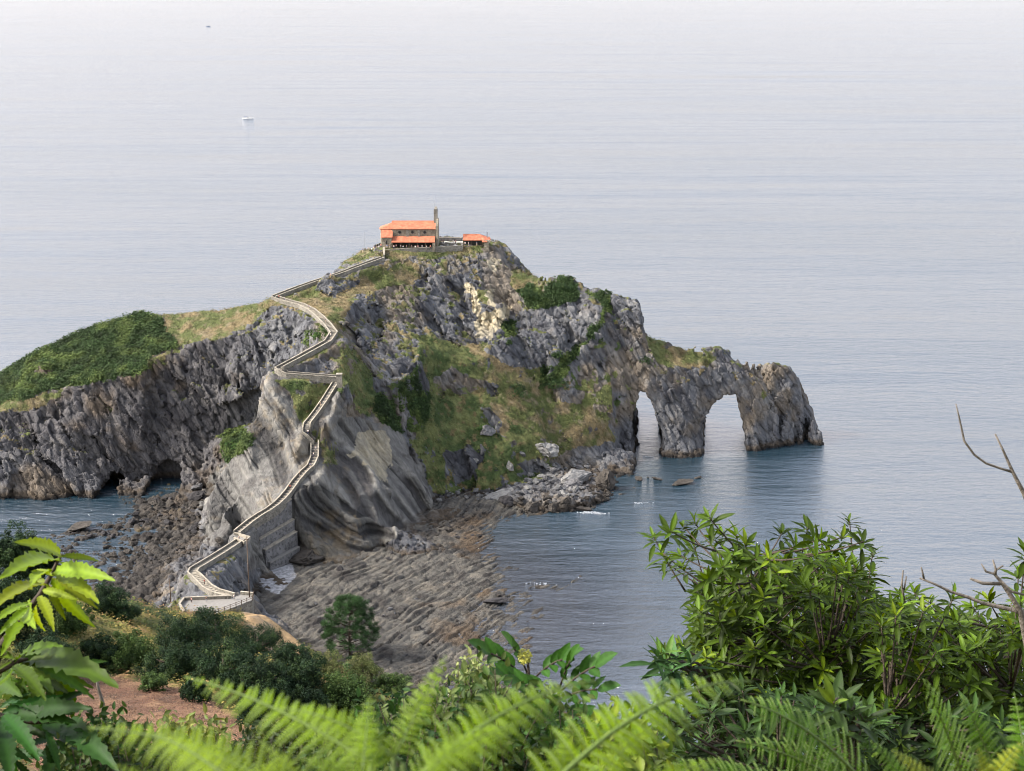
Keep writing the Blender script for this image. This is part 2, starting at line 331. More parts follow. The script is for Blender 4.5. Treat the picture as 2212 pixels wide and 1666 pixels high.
ii, jj, kk = np.nonzero(band); bx, by, bz = GX[ii].astype(np.float32), GY[jj].astype(np.float32), GZ[kk].astype(np.float32)
ra, fl = rock2[ii, jj], fly2[ii, jj]
# crag displacement (rock beds dip down to the right)
c1, s1 = math.cos(.5), math.sin(.5)
rx, rz = bx * c1 + bz * s1, -bx * s1 + bz * c1
D = 3.4 * facet(rx, by, rz * .42, 12, 3, 1.3, .22, .08, .45) + 1.7 * facet(rx * 1.2, by, rz * .38, 5.6, 8, 1.2, .75, .16, .4) + 1.6 * fbm(bx / 18, by / 18, bz / 18, 2, 21)
# folded strata: thin hard beds stand proud of the slope
def strata(x, y, z):
    cx, cy_, cz = atY(850, 1000, 492); qf = np.hypot(x - cx, (z - cz) * 1.15) * 1.0
    px, py = proj(x, y, z); fold = inpoly(px, py, [(640,1050),(690,1045),(760,1095),(850,1150),(840,1215),(620,1215),(622,1100)])
    q = np.where(fold, qf, x * .80 + z * .52 + y * .10) + 2.2 * vnoise(x / 16, y / 16, z / 16, 5)
    z0 = np.zeros_like(q); return q, fold, .65 * vnoise(q / 3.6, z0, z0 + .5, 31) + .5 * vnoise(q / 1.7, z0, z0 + .5, 32)
q, fold, st = strata(bx, by, bz); st = st * np.where(fold, 1.6, .5 + .9 * np.clip(vnoise(bx / 11, by / 11, bz / 11, 6) + .2, 0, 1)); DS = (3.2 * st + .5 * facet(bx, by, bz, 7, 70, 1.1, .2, .1, .3) + .3 * fbm(bx / 6, by / 6, bz / 6, 3, 77)) * (.6 + .4 * vnoise(bx / 9, by / 9, bz / 9, 15))
ab = sstep(1.0, -4.0, bz - H[ii, jj]); D = np.where(D > 0, D * (.12 + .88 * ab), D); DS = np.where(DS > 0, DS * (.3 + .7 * ab), DS)
G[ii, jj, kk] += (D * (1 - fl * .85) * ra + DS * np.minimum(fl, 1) * ra * 2.6).astype(np.float32)
del D, DS, ii, jj, kk, bx, by, bz, rx, rz, band
# tunnels through the headland and sea caves
def carve(poly, Yp, y0, y1, flare=0.0, ax=0.0):
    W = [atY(px, py, Yp) for px, py in poly]; P = [(p[0], p[2]) for p in W]
    xs = [p[0] for p in P]; cx = sum(xs) / len(xs); zs = [p[1] for p in P]
    i0, i1 = np.searchsorted(GX, min(xs) - 9), np.searchsorted(GX, max(xs) + 9)
    j0, j1 = np.searchsorted(GY, y0 - 4), np.searchsorted(GY, y1 + 4); k1 = np.searchsorted(GZ, max(zs) + 8)
    X, Y, Z = np.meshgrid(GX[i0:i1], GY[j0:j1], GZ[:k1], indexing='ij'); X = X.astype(np.float32); Z = Z.astype(np.float32)
    n = fbm(X / 4, Y / 4, Z / 4, 3, 91) * 1.3
    k = 1 + flare * np.clip((Yp - Y) / 8, -.3, 1.3)
    U = (X - cx - ax * (Y - Yp)) / k + cx; Vv = Z / k
    dist = np.full(U.shape, 1e9, np.float32)
    for i in range(len(P)):
        (ax1, az1), (bx1, bz1) = P[i], P[(i + 1) % len(P)]; dx, dz = bx1 - ax1, bz1 - az1
        t = np.clip(((U - ax1) * dx + (Vv - az1) * dz) / (dx * dx + dz * dz), 0, 1)
        dist = np.minimum(dist, np.hypot(U - ax1 - t * dx, Vv - az1 - t * dz))
    sd_ = np.where(inpoly(U, Vv, P), -dist, dist)
    sd_ = np.maximum(sd_, np.maximum(y0 - Y, Y - y1)) + n * .7
    G[i0:i1, j0:j1, :k1] = np.minimum(G[i0:i1, j0:j1, :k1], sd_)
carve([(1368,889),(1380,852),(1398,850),(1407,874),(1423,916),(1434,962),(1424,1010),(1380,1010),(1364,962),(1361,926)], 598, 560, 668, .06, .088)
carve([(1524,892),(1562,858),(1593,856),(1600,890),(1614,955),(1618,1015),(1520,1015),(1514,946),(1512,915)], 604, 560, 670, .06, .137)
carve([(1510,930),(1535,850),(1560,828),(1590,828),(1602,860),(1640,890),(1650,990),(1520,990)], 604, 580, 603.5)
carve([(1370,930),(1378,840),(1398,835),(1410,880),(1430,990),(1375,990)], 598, 575, 595)
carve([(212,1100),(215,1055),(240,1022),(258,1040),(264,1100)], 556, 530, 572)
carve([(318,1075),(330,1020),(350,1000),(385,1010),(398,1040),(392,1075)], 562, 535, 572)
carve([(430,900),(520,850),(600,820),(560,905),(470,940)], 572, 540, 571)
# ---- naive surface nets
def surface_nets(G, gx, gy, gz):
    s = G > 0
    a = np.zeros(tuple(n - 1 for n in G.shape), np.int8)
    for i in (0, 1):
        for j in (0, 1):
            for k in (0, 1): a += s[i:s.shape[0] - 1 + i, j:s.shape[1] - 1 + j, k:s.shape[2] - 1 + k]
    act = (a > 0) & (a < 8); I, J, K = np.nonzero(act); del a
    idx = np.full(act.shape, -1, np.int32); idx[I, J, K] = np.arange(len(I))
    corner = {(i, j, k): G[I + i, J + j, K + k] for i in (0, 1) for j in (0, 1) for k in (0, 1)}
    acc = np.zeros((len(I), 3), np.float32); cnt = np.zeros(len(I), np.float32)
    for ax in range(3):
        for u in (0, 1):
            for v in (0, 1):
                c0 = [u, v]; c0.insert(ax, 0); c1 = list(c0); c1[ax] = 1
                g0, g1 = corner[tuple(c0)], corner[tuple(c1)]; m = (g0 > 0) != (g1 > 0)
                t = np.where(m, g0 / np.where(m, g0 - g1, 1), 0)
                p = np.zeros((len(I), 3), np.float32); p[:] = c0; p[:, ax] = t
                acc += p * m[:, None]; cnt += m
    V = acc / cnt[:, None] + np.stack([I, J, K], 1)
    d = gx[1] - gx[0]; V = np.stack([gx[0] + V[:, 0] * d, gy[0] + V[:, 1] * d, gz[0] + V[:, 2] * d], 1)
    F = []
    sh = idx.shape
    for ax in range(3):
        sl0 = [slice(1, n - 1) for n in G.shape]; sl0[ax] = slice(0, G.shape[ax] - 1)
        sl1 = list(sl0); sl1[ax] = slice(1, G.shape[ax])
        A, B = s[tuple(sl0)], s[tuple(sl1)]; m = A != B
        P = np.argwhere(m); 
        if len(P) == 0: continue
        flip = A[m]
        off = np.array([1, 1, 1]); off[ax] = 0; P = P + off
        u, v = [(1, 2), (2, 0), (0, 1)][ax]
        def at(du, dv):
            Q = P.copy(); Q[:, u] += du; Q[:, v] += dv; return idx[Q[:, 0], Q[:, 1], Q[:, 2]]
        q = np.stack([at(-1, -1), at(0, -1), at(0, 0), at(-1, 0)], 1)
        q[~flip] = q[~flip][:, ::-1]; F.append(q)
    F = np.concatenate(F); F = F[(F >= 0).all(1)]
    return V, F
V, F = surface_nets(G, GX, GY, GZ); del G
print("island verts", len(V), len(F))
def clean(V, F, zmin):      # drop what lies deep under the water
    keep = V[F].max(1)[:, 2] > zmin; F = F[keep]
    used = np.zeros(len(V), bool); used[F.ravel()] = True; m = np.cumsum(used) - 1
    return V[used], m[F]
V, F = clean(V, F, -2.5)
def biggest(V, F):          # keep only the connected landmass: no crumbs in the air
    lab = np.arange(len(V)); E = np.concatenate([F[:, [0, 1]], F[:, [1, 2]], F[:, [2, 3]]])
    while True:
        m = np.minimum(lab[E[:, 0]], lab[E[:, 1]]); new = lab.copy()
        np.minimum.at(new, E[:, 0], m); np.minimum.at(new, E[:, 1], m); new = new[new]; new = new[new]
        if (new == lab).all(): break
        lab = new
    c = np.bincount(lab); ok = c[lab] > 3000; F = F[ok[F[:, 0]]]
    used = np.zeros(len(V), bool); used[F.ravel()] = True; m = np.cumsum(used) - 1
    return V[used], m[F]
V, F = biggest(V, F)
def subdivide(V, F):
    E = np.concatenate([F[:, [i, (i + 1) % 4]] for i in range(4)]); E.sort(1)
    key = E[:, 0].astype(np.int64) * len(V) + E[:, 1]; uk, inv = np.unique(key, return_inverse=True)
    ev = np.stack([uk // len(V), uk % len(V)], 1); nf = len(F); n0 = len(V); n1 = n0 + len(uk)
    VV = np.concatenate([V, V[ev].mean(1), V[F].mean(1)]); e = [inv[i * nf:(i + 1) * nf] + n0 for i in range(4)]; c = np.arange(nf) + n1
    FF = np.concatenate([np.stack([F[:, i], e[i], c, e[(i + 3) % 4]], 1) for i in range(4)])
    return VV, FF
def vnormals(V, F):
    n = np.cross(V[F[:, 2]] - V[F[:, 0]], V[F[:, 3]] - V[F[:, 1]]); N = np.zeros(V.shape)
    for i in range(4):
        for c in range(3): N[:, c] += np.bincount(F[:, i], n[:, c], len(V))
    return N / np.maximum(np.linalg.norm(N, axis=1), 1e-9)[:, None]
V, F = subdivide(V, F)
VNB = vnormals(V, F)
x, y, z = V.T.astype(np.float32)
R, px, py = regions(x, y, z)
soft = (R['shrub'] | R['green'] | R['dry']) & ~R['outcrop'] & ~R['pale']
vi = np.clip(((x - GX[0]) / VX).astype(int), 0, len(GX) - 1); vj = np.clip(((y - GY[0]) / VX).astype(int), 0, len(GY) - 1)
steep = steep2[vi, vj] > 3.2
nz_ = fbm(x / 3, y / 3, z / 3, 4, 33)
softv = soft & ~(steep & (nz_ > -.25)) & (z > 3) & (VNB[:, 2] > .1) & ~((nz_ > .33) & (VNB[:, 2] < .6))
ridge = (VNB[:, 2] > .72) & (nz_ > .05) & (z > 14) & ~R['flysch'] & ~softv & ~R['pale']
sb = softv.astype(np.float32)
q, fold, st0 = strata(x, y, z); stm = np.where(fold, 1.5, .55 + .9 * sstep(-.1, .4, vnoise(x / 11, y / 11, z / 11, 6))); z0 = np.zeros_like(x); st = (1.0 * vnoise(q / 1.3, z0, z0 + .5, 35) + 1.2 * st0) * stm
bed = (1 - sstep(.06, .22, np.abs(vnoise(q / 1.9, z0, z0 + .5, 37)))) * sstep(-.6, -.1, vnoise(x / 6, y / 6, z / 6, 38))
q5 = (x * .62 + z * .55 - y * .25) + 1.2 * vnoise(x / 9, y / 9, z / 9, 39); bedl = (1 - sstep(.04, .16, np.abs(vnoise(q5 / 3.0, z0, z0 + .5, 40)))) * sstep(-.1, .25, vnoise(x / 8, y / 8, z / 8, 41))
d = np.where(R['flysch'], .45 * st - .6 * bed + .15 * facet(x, y, z, 2.2, 61, 1., .4, .1, .4), .62 * facet(x * c1 + z * s1, y, (z * c1 - x * s1) * .36, 2.1, 12, 1.2, .8, .14, .4)) * (1 - .8 * sb) * (.25 + .75 * sstep(1.5, 4, dpath[vi, vj])) + sb * .28 * fbm(x / 1.3, y / 1.3, z / 1.3, 2, 44)
V = V + VNB * d[:, None]
def lerp(a, b, t): return a * (1 - t[:, None]) + np.asarray(b) * t[:, None]
ex, ez = x * c1 + z * s1, (z * c1 - x * s1)
n1, n2, n3 = fbm(x / 22, y / 22, z / 22, 4, 101), fbm(x / 5, y / 5, z / 5, 4, 102), fbm(x / 2, y / 2, z / 2, 3, 103)
sk = fbm(ex / 1.8, y / 1.8, ez / 8, 4, 104); blk = facet(ex, y, ez * .5, 4.5, 140, 0, 0, .1, 1)
col = np.tile(np.array([.175, .178, .19]), (len(V), 1))
col = lerp(col, [.30, .295, .29], sstep(.0, .5, sk * .8 + .5 * blk + .5 * n1)); col = lerp(col, [.085, .085, .098], sstep(.05, .55, -sk * .9 - .4 * blk) * .8)
col = lerp(col, [.05, .05, .058], bedl * .6)
col = lerp(col, [.27, .215, .15], sstep(-.05, .45, n1 + n2 * .5) * .7)
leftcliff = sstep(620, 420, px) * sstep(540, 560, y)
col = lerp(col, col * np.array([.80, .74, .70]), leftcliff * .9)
fl = R['flysch'] & ~softv
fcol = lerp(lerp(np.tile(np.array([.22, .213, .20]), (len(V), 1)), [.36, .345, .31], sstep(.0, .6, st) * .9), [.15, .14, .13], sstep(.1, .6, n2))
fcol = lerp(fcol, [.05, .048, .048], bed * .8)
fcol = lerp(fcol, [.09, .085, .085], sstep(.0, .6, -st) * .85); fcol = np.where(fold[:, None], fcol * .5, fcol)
fcol = lerp(fcol, [.36, .26, .13], sstep(.15, .6, n1 - n3 * .5) * .3)
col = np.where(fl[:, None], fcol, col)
pl = lerp(np.tile(np.array([.52, .465, .36]), (len(V), 1)), [.38, .35, .30], sstep(.0, .45, n2)); col = lerp(col, pl, R['pale'] * np.where(R['flysch'], .35 + .5 * sstep(-.3, .3, n2 + .6 * n3), 1.0))
gmix = sstep(-.25, .3, n2 + .6 * n1)
g = lerp(np.tile(np.array([.085, .125, .04]), (len(V), 1)), [.21, .23, .085], gmix); g = lerp(g, [.27, .20, .10], sstep(.15, .5, n3 - .3 * n1) * .8)
dr = lerp(np.tile(np.array([.30, .235, .125]), (len(V), 1)), [.14, .165, .055], sstep(-.3, .2, n2)); dr = lerp(dr, [.34, .28, .18], sstep(.1, .5, n3) * .7)
sh = lerp(np.tile(np.array([.055, .095, .032]), (len(V), 1)), [.16, .22, .065], sstep(-.15, .4, n2))
for k, cc in (('dry', dr), ('green', g), ('shrub', sh)):
    m = R[k] & softv; col = np.where(m[:, None], cc, col)
tan_ = inpoly(px, py, [(830,545),(1045,535),(1010,590),(860,610)]) & ~softv
col = np.where(tan_[:, None], lerp(col, [.33, .27, .17], sstep(-.3, .3, n3) * .6), col)
col = np.where(ridge[:, None], lerp(dr, [.13, .14, .05], sstep(-.1, .3, n3)), col)
wet = sstep(3.6, 1.6, z + n3 * 1.4); col = lerp(col, [.10, .075, .05], wet * .85); col = lerp(col, [.03, .027, .025], sstep(1.4, .5, z + n3 * .5) * .9)
M_island = ground_mat("limestone", .6, 1.3, strat=((0, .5, 0), (1, 1, .4)), cscale=.75)
col = col * .54; col = np.where(R['pale'][:, None], col * np.array([1.22, 1.18, 1.05]), col)
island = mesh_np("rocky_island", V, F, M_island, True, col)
tag(island, kind='structure')
ISL = dict(col=col, V=V, N=VNB, R=R, soft=softv, px=px, py=py, F=F)
# ================================================================== ROCK SHELF (tidal platform between island and mainland)
QX = .45; SX = np.arange(-225, 75, QX); SY = np.arange(375, 566, QX)
SH = [ZL((600,1260,2),(700,1300,2),(800,1200,2.2),(900,1150,1.8),(1000,1120,1.0),(1060,1130,.2),(1120,1140,-1)),
 ZL((1080,1200,-.3),(1000,1220,1.1),(900,1250,1.6)), ZL((1000,1300,.9),(1100,1280,.3),(1180,1270,-.1),(1240,1275,-.35),(1290,1240,-1.3)),
 ZL((1150,1220,-1),(1180,1340,-.3),(1230,1320,-.8)), ZL((700,1380,2.2),(850,1400,1.6),(1000,1400,.7),(1100,1400,0),(1170,1430,-.5),(1330,1440,-1.3)),
 ZL((600,1340,3),(640,1420,3),(800,1500,2)), ZL((1000,1500,.2),(1250,1500,-.5),(1450,1500,-2)), ZL((1000,1640,0),(1250,1600,-.3),(1500,1600,-1.5)), ZL((1320,1300,-2),(1400,1400,-2.5)),
 ZL((-60,1120,-3),(100,1115,-2.5),(220,1110,-2),(255,1085,-.2),(330,1072,1.2),(430,1062,1.6)), ZL((110,1160,-.1),(170,1148,.7),(210,1135,.4),(250,1125,.6)),
 ZL((60,1200,-.1),(130,1190,.3),(200,1200,.5),(230,1180,0),(300,1110,1.0),(380,1100,1.6),(430,1120,2)), ZL((250,1240,.8),(330,1190,1.4),(430,1180,2.2),(380,1240,2.6),(300,1290,2)),
 ZL((150,1260,.3),(60,1260,-1),(150,1330,1),(300,1340,3)), ZL((940,1085,2.2),(1000,1078,2.2),(1100,1085,1.6),(1180,1100,.8),(1280,1108,-.8),(1390,1055,-.8)), ZL((1200,1130,-2),(1330,1110,-2.5),(1440,1040,-2.5)),
 [(-100,565,1),(0,565,1),(70,565,-2),(-225,565,-3),(-225,375,-3),(75,375,-3),(75,470,-3),(-140,520,1.5),(-60,500,2),(0,540,2)]]
SHh = blur(tin(SH, SX, SY, (), -3, 6), 3)
X, Y = np.meshgrid(SX, SY, indexing='ij'); zz = np.zeros_like(X)
px, py = proj(X, Y, SHh)
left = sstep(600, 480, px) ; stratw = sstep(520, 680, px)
wv = 5.5 * fbm(X / 26, Y / 26, zz, 4, 201); v = X * .84 - Y * .54 + wv; u = X * .54 + Y * .84
saw = (v / 2.6) % 1; saw2 = ((v + .3 * fbm(X / 3, Y / 3, zz, 2, 8)) / .95) % 1
sd_ = .75 * (saw - .5) * (.6 + .6 * vnoise(v / 2.6, u / 16, zz, 4)) + .32 * (saw2 - .5)
br = facet(v * 1.2, u * .42, zz, 2.6, 210, 1.0, .5, .2) ; bld = facet(X, Y, zz, 3.4, 220, .6, 1.0, .35); bld2 = facet(X, Y, zz, 1.5, 230, .5, .8, .35)
big = fbm(X / 13, Y / 13, zz, 3, 240)
dz = stratw * (sd_ * 1.0 + .42 * br) + left * (1.0 * bld + .5 * bld2) + (1 - stratw) * (1 - left) * .6 * bld + .45 * big
dz = dz + .18 * fbm(X / 1.1, Y / 1.1, zz, 2, 260)
peb = inpoly(px, py, [(560,1195),(622,1190),(640,1245),(600,1285),(535,1250)])
dz = np.where(peb, .15 * fbm(X, Y, zz, 2, 261), dz)
Zs = SHh + dz - .35 * stratw * (1 - sstep(.03, .16, np.abs(vnoise(v / 1.5, u / 30, zz, 205))))
n2 = fbm(X / 4, Y / 4, zz, 4, 270); n1 = fbm(X / 17, Y / 17, zz, 3, 280)
def LP(a, b, t): return a * (1 - t[..., None]) + np.asarray(b) * t[..., None]
grv = (1 - sstep(.03, .16, np.abs(vnoise(v / 1.5, u / 30, zz, 205)))) * sstep(-.3, .2, vnoise(X / 5, Y / 5, zz, 206)); grv2 = 1 - sstep(.0, .10, np.abs(vnoise(u / 2.2, v / 2.2, zz, 207)))
sc = np.tile(np.array([.235, .222, .195]), X.shape + (1,)); sc = LP(sc, [.37, .33, .27], sstep(.0, .5, n2 + saw * .4 - .2) * .8); sc = LP(sc, [.10, .088, .08], sstep(.0, .45, -n2 + .2 * br) * .8)
sc = LP(sc, [.045, .04, .038], np.maximum(grv, grv2 * .6) * stratw * .85)
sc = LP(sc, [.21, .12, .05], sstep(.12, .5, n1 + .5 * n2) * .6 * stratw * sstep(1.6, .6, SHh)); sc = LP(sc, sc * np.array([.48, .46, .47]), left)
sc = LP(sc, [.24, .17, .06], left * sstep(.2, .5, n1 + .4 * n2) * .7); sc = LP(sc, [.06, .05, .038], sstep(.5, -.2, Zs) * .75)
sc = np.where(peb[..., None], LP(np.tile(np.array([.42, .42, .43]), X.shape + (1,)), [.65, .65, .66], sstep(0, .2, vnoise(X * 1.6, Y * 1.6, zz, 9))), sc)
def grid_mesh(name, xs, ys, Z, mat, cols, smooth=True):
    nx, ny = len(xs), len(ys); X, Y = np.meshgrid(xs, ys, indexing='ij'); V = np.stack([X, Y, Z], -1).reshape(-1, 3)
    i = np.arange(nx * ny).reshape(nx, ny); F = np.stack([i[:-1, :-1], i[1:, :-1], i[1:, 1:], i[:-1, 1:]], -1).reshape(-1, 4)
    return V, F
V, F = grid_mesh('', SX, SY, Zs, None, None)
M_shelf = ground_mat("shelf_rock", .6, 1.6, cscale=.7)
sc = sc * np.where(peb, .58, .35)[..., None]
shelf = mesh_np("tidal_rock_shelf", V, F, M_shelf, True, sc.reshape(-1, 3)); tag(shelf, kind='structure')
# ================================================================== MAINLAND HILLSIDE
MQ = 1.2; MX = np.arange(-280, 160, MQ); MY = np.arange(-40, 408, MQ)
ML = [[(-280,-40,260),(-100,-40,222),(0,-40,212),(160,-40,205)], [(-60,0,205),(-12,0,192),(0,0,188.1),(12,0,187),(80,0,175),(160,0,160)],
 [(-40,12,190),(-10,12,182),(0,12,181.5),(10,12,181),(40,12,174),(120,12,150)], [(-280,60,215),(-60,50,170),(0,50,158),(40,50,150),(160,50,110)],
 [(-280,100,190),(-60,100,140),(-20,100,132),(0,100,129),(50,100,118),(160,100,70)], [(-60,150,108),(-30,150,105),(0,150,100),(60,150,85),(160,160,25)],
 YL((-200,1640,168),(100,1640,172),(300,1640,174),(520,1640,176),(640,1650,180)), YL((150,1560,195),(330,1560,200),(480,1560,200),(560,1590,195)),
 YL((-200,1500,215),(150,1480,225),(330,1478,228),(430,1505,220),(520,1560,205),(620,1600,200),(760,1600,205)),
 YL((-250,1330,240),(-80,1290,250),(60,1300,262),(200,1390,268),(300,1420,262),(420,1440,258),(560,1460,258),(660,1470,252),(760,1470,245),(830,1500,238),(860,1530,232)),
 YL((-200,1240,300),(0,1260,305),(110,1270,312),(200,1280,322),(290,1300,335),(340,1320,340),(380,1330,335)), YL((300,1380,290),(400,1400,300),(500,1420,300),(620,1430,290)),
 YL((396,1336,382),(472,1338,388),(545,1325,396),(575,1332,397)), ZL((600,1350,16),(620,1385,12),(650,1410,7)), ZL((700,1440,6),(640,1390,2),(800,1480,2),(860,1560,2)),
 ZL((200,1262,2),(120,1250,0),(280,1285,2.5),(340,1300,3),(0,1235,-3)), YL((330,1335,350),(370,1345,362)),
 [(-22,230,62),(0,200,70),(10,240,45),(0,280,22),(0,315,6),(0,335,-3),(-25,300,20),(-20,335,2),(-22,360,-3)], [(60,200,48),(50,250,22),(55,285,2),(60,300,-4),(150,220,-4),(160,200,2),(160,408,-6)], [(-280,330,-4),(-220,350,-5),(-280,408,-6),(-60,404,-3),(-20,404,-5)],
 [(-66,392,21.5),(-96,392,21.5),(-84,400,20),(-70,403,12)]]
MH = blur(tin(ML, MX, MY, (), -6, 8), 2)
X, Y = np.meshgrid(MX, MY, indexing='ij'); zz = np.zeros_like(X); px, py = proj(X, Y, MH)
px[Y < 5] = -9999
field = inpoly(px + 5 * vnoise(X / 5, Y / 5, zz, 3), py + 4 * vnoise(X / 5, Y / 5, zz, 4), [(60,1462),(180,1464),(330,1474),(440,1505),(520,1565),(545,1610),(520,1700),(60,1700)])
clay = inpoly(px, py, [(520,1318),(580,1318),(660,1400),(640,1440),(560,1400)])
n1, n2, n3 = fbm(X / 14, Y / 14, zz, 4, 301), fbm(X / 4, Y / 4, zz, 4, 302), fbm(X / 1.3, Y / 1.3, zz, 2, 303)
mc = LP(np.tile(np.array([.10, .115, .03]), X.shape + (1,)), [.24, .20, .06], sstep(-.1, .35, n2 + .5 * n1)); mc = LP(mc, [.035, .06, .02], sstep(.05, .4, -n1 - .4 * n3)); mc = LP(mc, [.28, .15, .08], sstep(.3, .55, n2 - n1 * .3) * .6)
mc = np.where(field[..., None], LP(LP(np.tile(np.array([.19, .105, .068]), X.shape + (1,)), [.28, .17, .10], sstep(-.3, .4, n3 + n2)), [.09, .06, .045], sstep(.1, .5, -n2 + .5 * n3) * .7), mc)
mc = np.where(clay[..., None], LP(np.tile(np.array([.40, .27, .14]), X.shape + (1,)), [.22, .17, .12], sstep(-.1, .3, n2)), mc)
Zm = MH + np.where(field, .25 * n3, np.where(clay, 1.2 * n2, 1.0 * n2 + .5 * n3)) * sstep(4, 30, Y)
V, F = grid_mesh('', MX, MY, Zm, None, None)
M_hill = ground_mat("hill_soil", .8, 1.0, .95, None, .2)
mc = mc * .8
hill = mesh_np("mainland_hillside", V, F, M_hill, True, mc.reshape(-1, 3)); tag(hill, kind='structure')
# ================================================================== SEA
def sea_mat():
    m, t, p = mat_new("sea_water"); L = t.links.new; N = t.nodes.new
    tc = N("ShaderNodeTexCoord")
    def noise(sx, sy, sc, det, rough=.55):
        mp = N("ShaderNodeMapping"); mp.inputs['Scale'].default_value = (sx, sy, 1); mp.inputs['Rotation'].default_value = (0, 0, math.radians(6)); L(tc.outputs['Object'], mp.inputs[0])
        n = N("ShaderNodeTexNoise"); n.inputs['Scale'].default_value = sc; n.inputs['Detail'].default_value = det; n.inputs['Roughness'].default_value = rough
        L(mp.outputs[0], n.inputs['Vector']); return n
    a = noise(.4, 1, .30, 8, .66); b = noise(.22, 1, .09, 4, .6); b3 = noise(.16, 1, .017, 4, .6); b4 = noise(.13, 1, .0045, 3, .55); c = noise(.25, 1, .006, 4, .55)
    b1 = N("ShaderNodeBump"); b1.inputs['Strength'].default_value = 1.0; b1.inputs['Distance'].default_value = 1.1; L(a.outputs[0], b1.inputs['Height'])
    b2 = N("ShaderNodeBump"); b2.inputs['Strength'].default_value = .5; b2.inputs['Distance'].default_value = 1.7; L(b.outputs[0], b2.inputs['Height']); L(b1.outputs[0], b2.inputs['Normal'])
    for q_, dd_ in ((b3, 10.0), (b4, 45.0)):
        bb = N("ShaderNodeBump"); bb.inputs['Strength'].default_value = .35; bb.inputs['Distance'].default_value = dd_; L(q_.outputs[0], bb.inputs['Height']); L(b2.outputs[0], bb.inputs['Normal']); b2 = bb
    r = N("ShaderNodeMapRange"); r.inputs[1].default_value = .35; r.inputs[2].default_value = .65; r.inputs[3].default_value = .04; r.inputs[4].default_value = .09
    L(c.outputs[0], r.inputs[0])
    gl = N("ShaderNodeBsdfGlossy"); gl.inputs[0].default_value = (1, .975, .985, 1); L(r.outputs[0], gl.inputs['Roughness']); L(b2.outputs[0], gl.inputs['Normal'])
    df = N("ShaderNodeBsdfDiffuse"); df.inputs[0].default_value = (.010, .030, .045, 1)
    tr = N("ShaderNodeBsdfTransparent"); tr.inputs[0].default_value = (.50, .58, .56, 1)
    # shallow water over the rock shelf lets the bottom show
    mp = N("ShaderNodeMapping"); mp.vector_type = 'TEXTURE'; mp.inputs['Location'].default_value = (-30, 440, 0); mp.inputs['Scale'].default_value = (85, 95, 1); L(tc.outputs['Object'], mp.inputs[0])
    ln = N("ShaderNodeVectorMath"); ln.operation = 'LENGTH'; L(mp.outputs[0], ln.inputs[0])
    sr = N("ShaderNodeMapRange"); sr.interpolation_type = 'SMOOTHSTEP'; sr.inputs[1].default_value = .45; sr.inputs[2].default_value = 1.15; sr.inputs[3].default_value = .8; sr.inputs[4].default_value = 0; L(ln.outputs['Value'], sr.inputs[0])
    mx = N("ShaderNodeMixShader"); L(sr.outputs[0], mx.inputs[0]); L(df.outputs[0], mx.inputs[1]); L(tr.outputs[0], mx.inputs[2])
    fr = N("ShaderNodeFresnel"); fr.inputs['IOR'].default_value = 3.2; L(b2.outputs[0], fr.inputs['Normal'])
    m2 = N("ShaderNodeMixShader"); L(fr.outputs[0], m2.inputs[0]); L(mx.outputs[0], m2.inputs[1]); L(gl.outputs[0], m2.inputs[2])
    L(m2.outputs[0], t.nodes['Material Output'].inputs['Surface'])
    return m
M_sea = sea_mat()
V = np.array([(-30000, -2000, 0), (30000, -2000, 0), (30000, 50000, 0), (-30000, 50000, 0)]); sea = mesh_np("sea", V, np.array([[0, 1, 2, 3]]), M_sea, False)
tag(sea, kind='structure')
#@@REST
# ================================================================== TOOLS FOR OBJECTS
from mathutils.bvhtree import BVHTree
def bvh_of(o):
    me = o.data; n = len(me.vertices); co = np.empty(n * 3, np.float32); me.vertices.foreach_get("co", co)
    li = np.empty(len(me.loops), np.int32); me.loops.foreach_get("vertex_index", li)
    return BVHTree.FromPolygons(co.reshape(-1, 3).tolist(), li.reshape(-1, 4).tolist())
BVHS = [bvh_of(o) for o in (island, shelf, hill)]
def drop(px, py, which=None):
    """point of the ground that lies under a photo pixel (where the thing seen there stands)"""
    o = Vector((0, 0, CAM_Z)); d = (Vector(atY(px, py, 100)) - o).normalized(); best = None
    for i, b in enumerate(BVHS):
        if which is not None and i not in which: continue
        h = b.ray_cast(o, d)
        if h[0] is not None and (best is None or h[3] < best[3]): best = h
    return best or (None, None, None, None)
def ground(x, y):
    z = -9
    for b in BVHS:
        h = b.ray_cast(Vector((x, y, 300)), Vector((0, 0, -1)))
        if h[0] is not None: z = max(z, h[0].z)
    return z
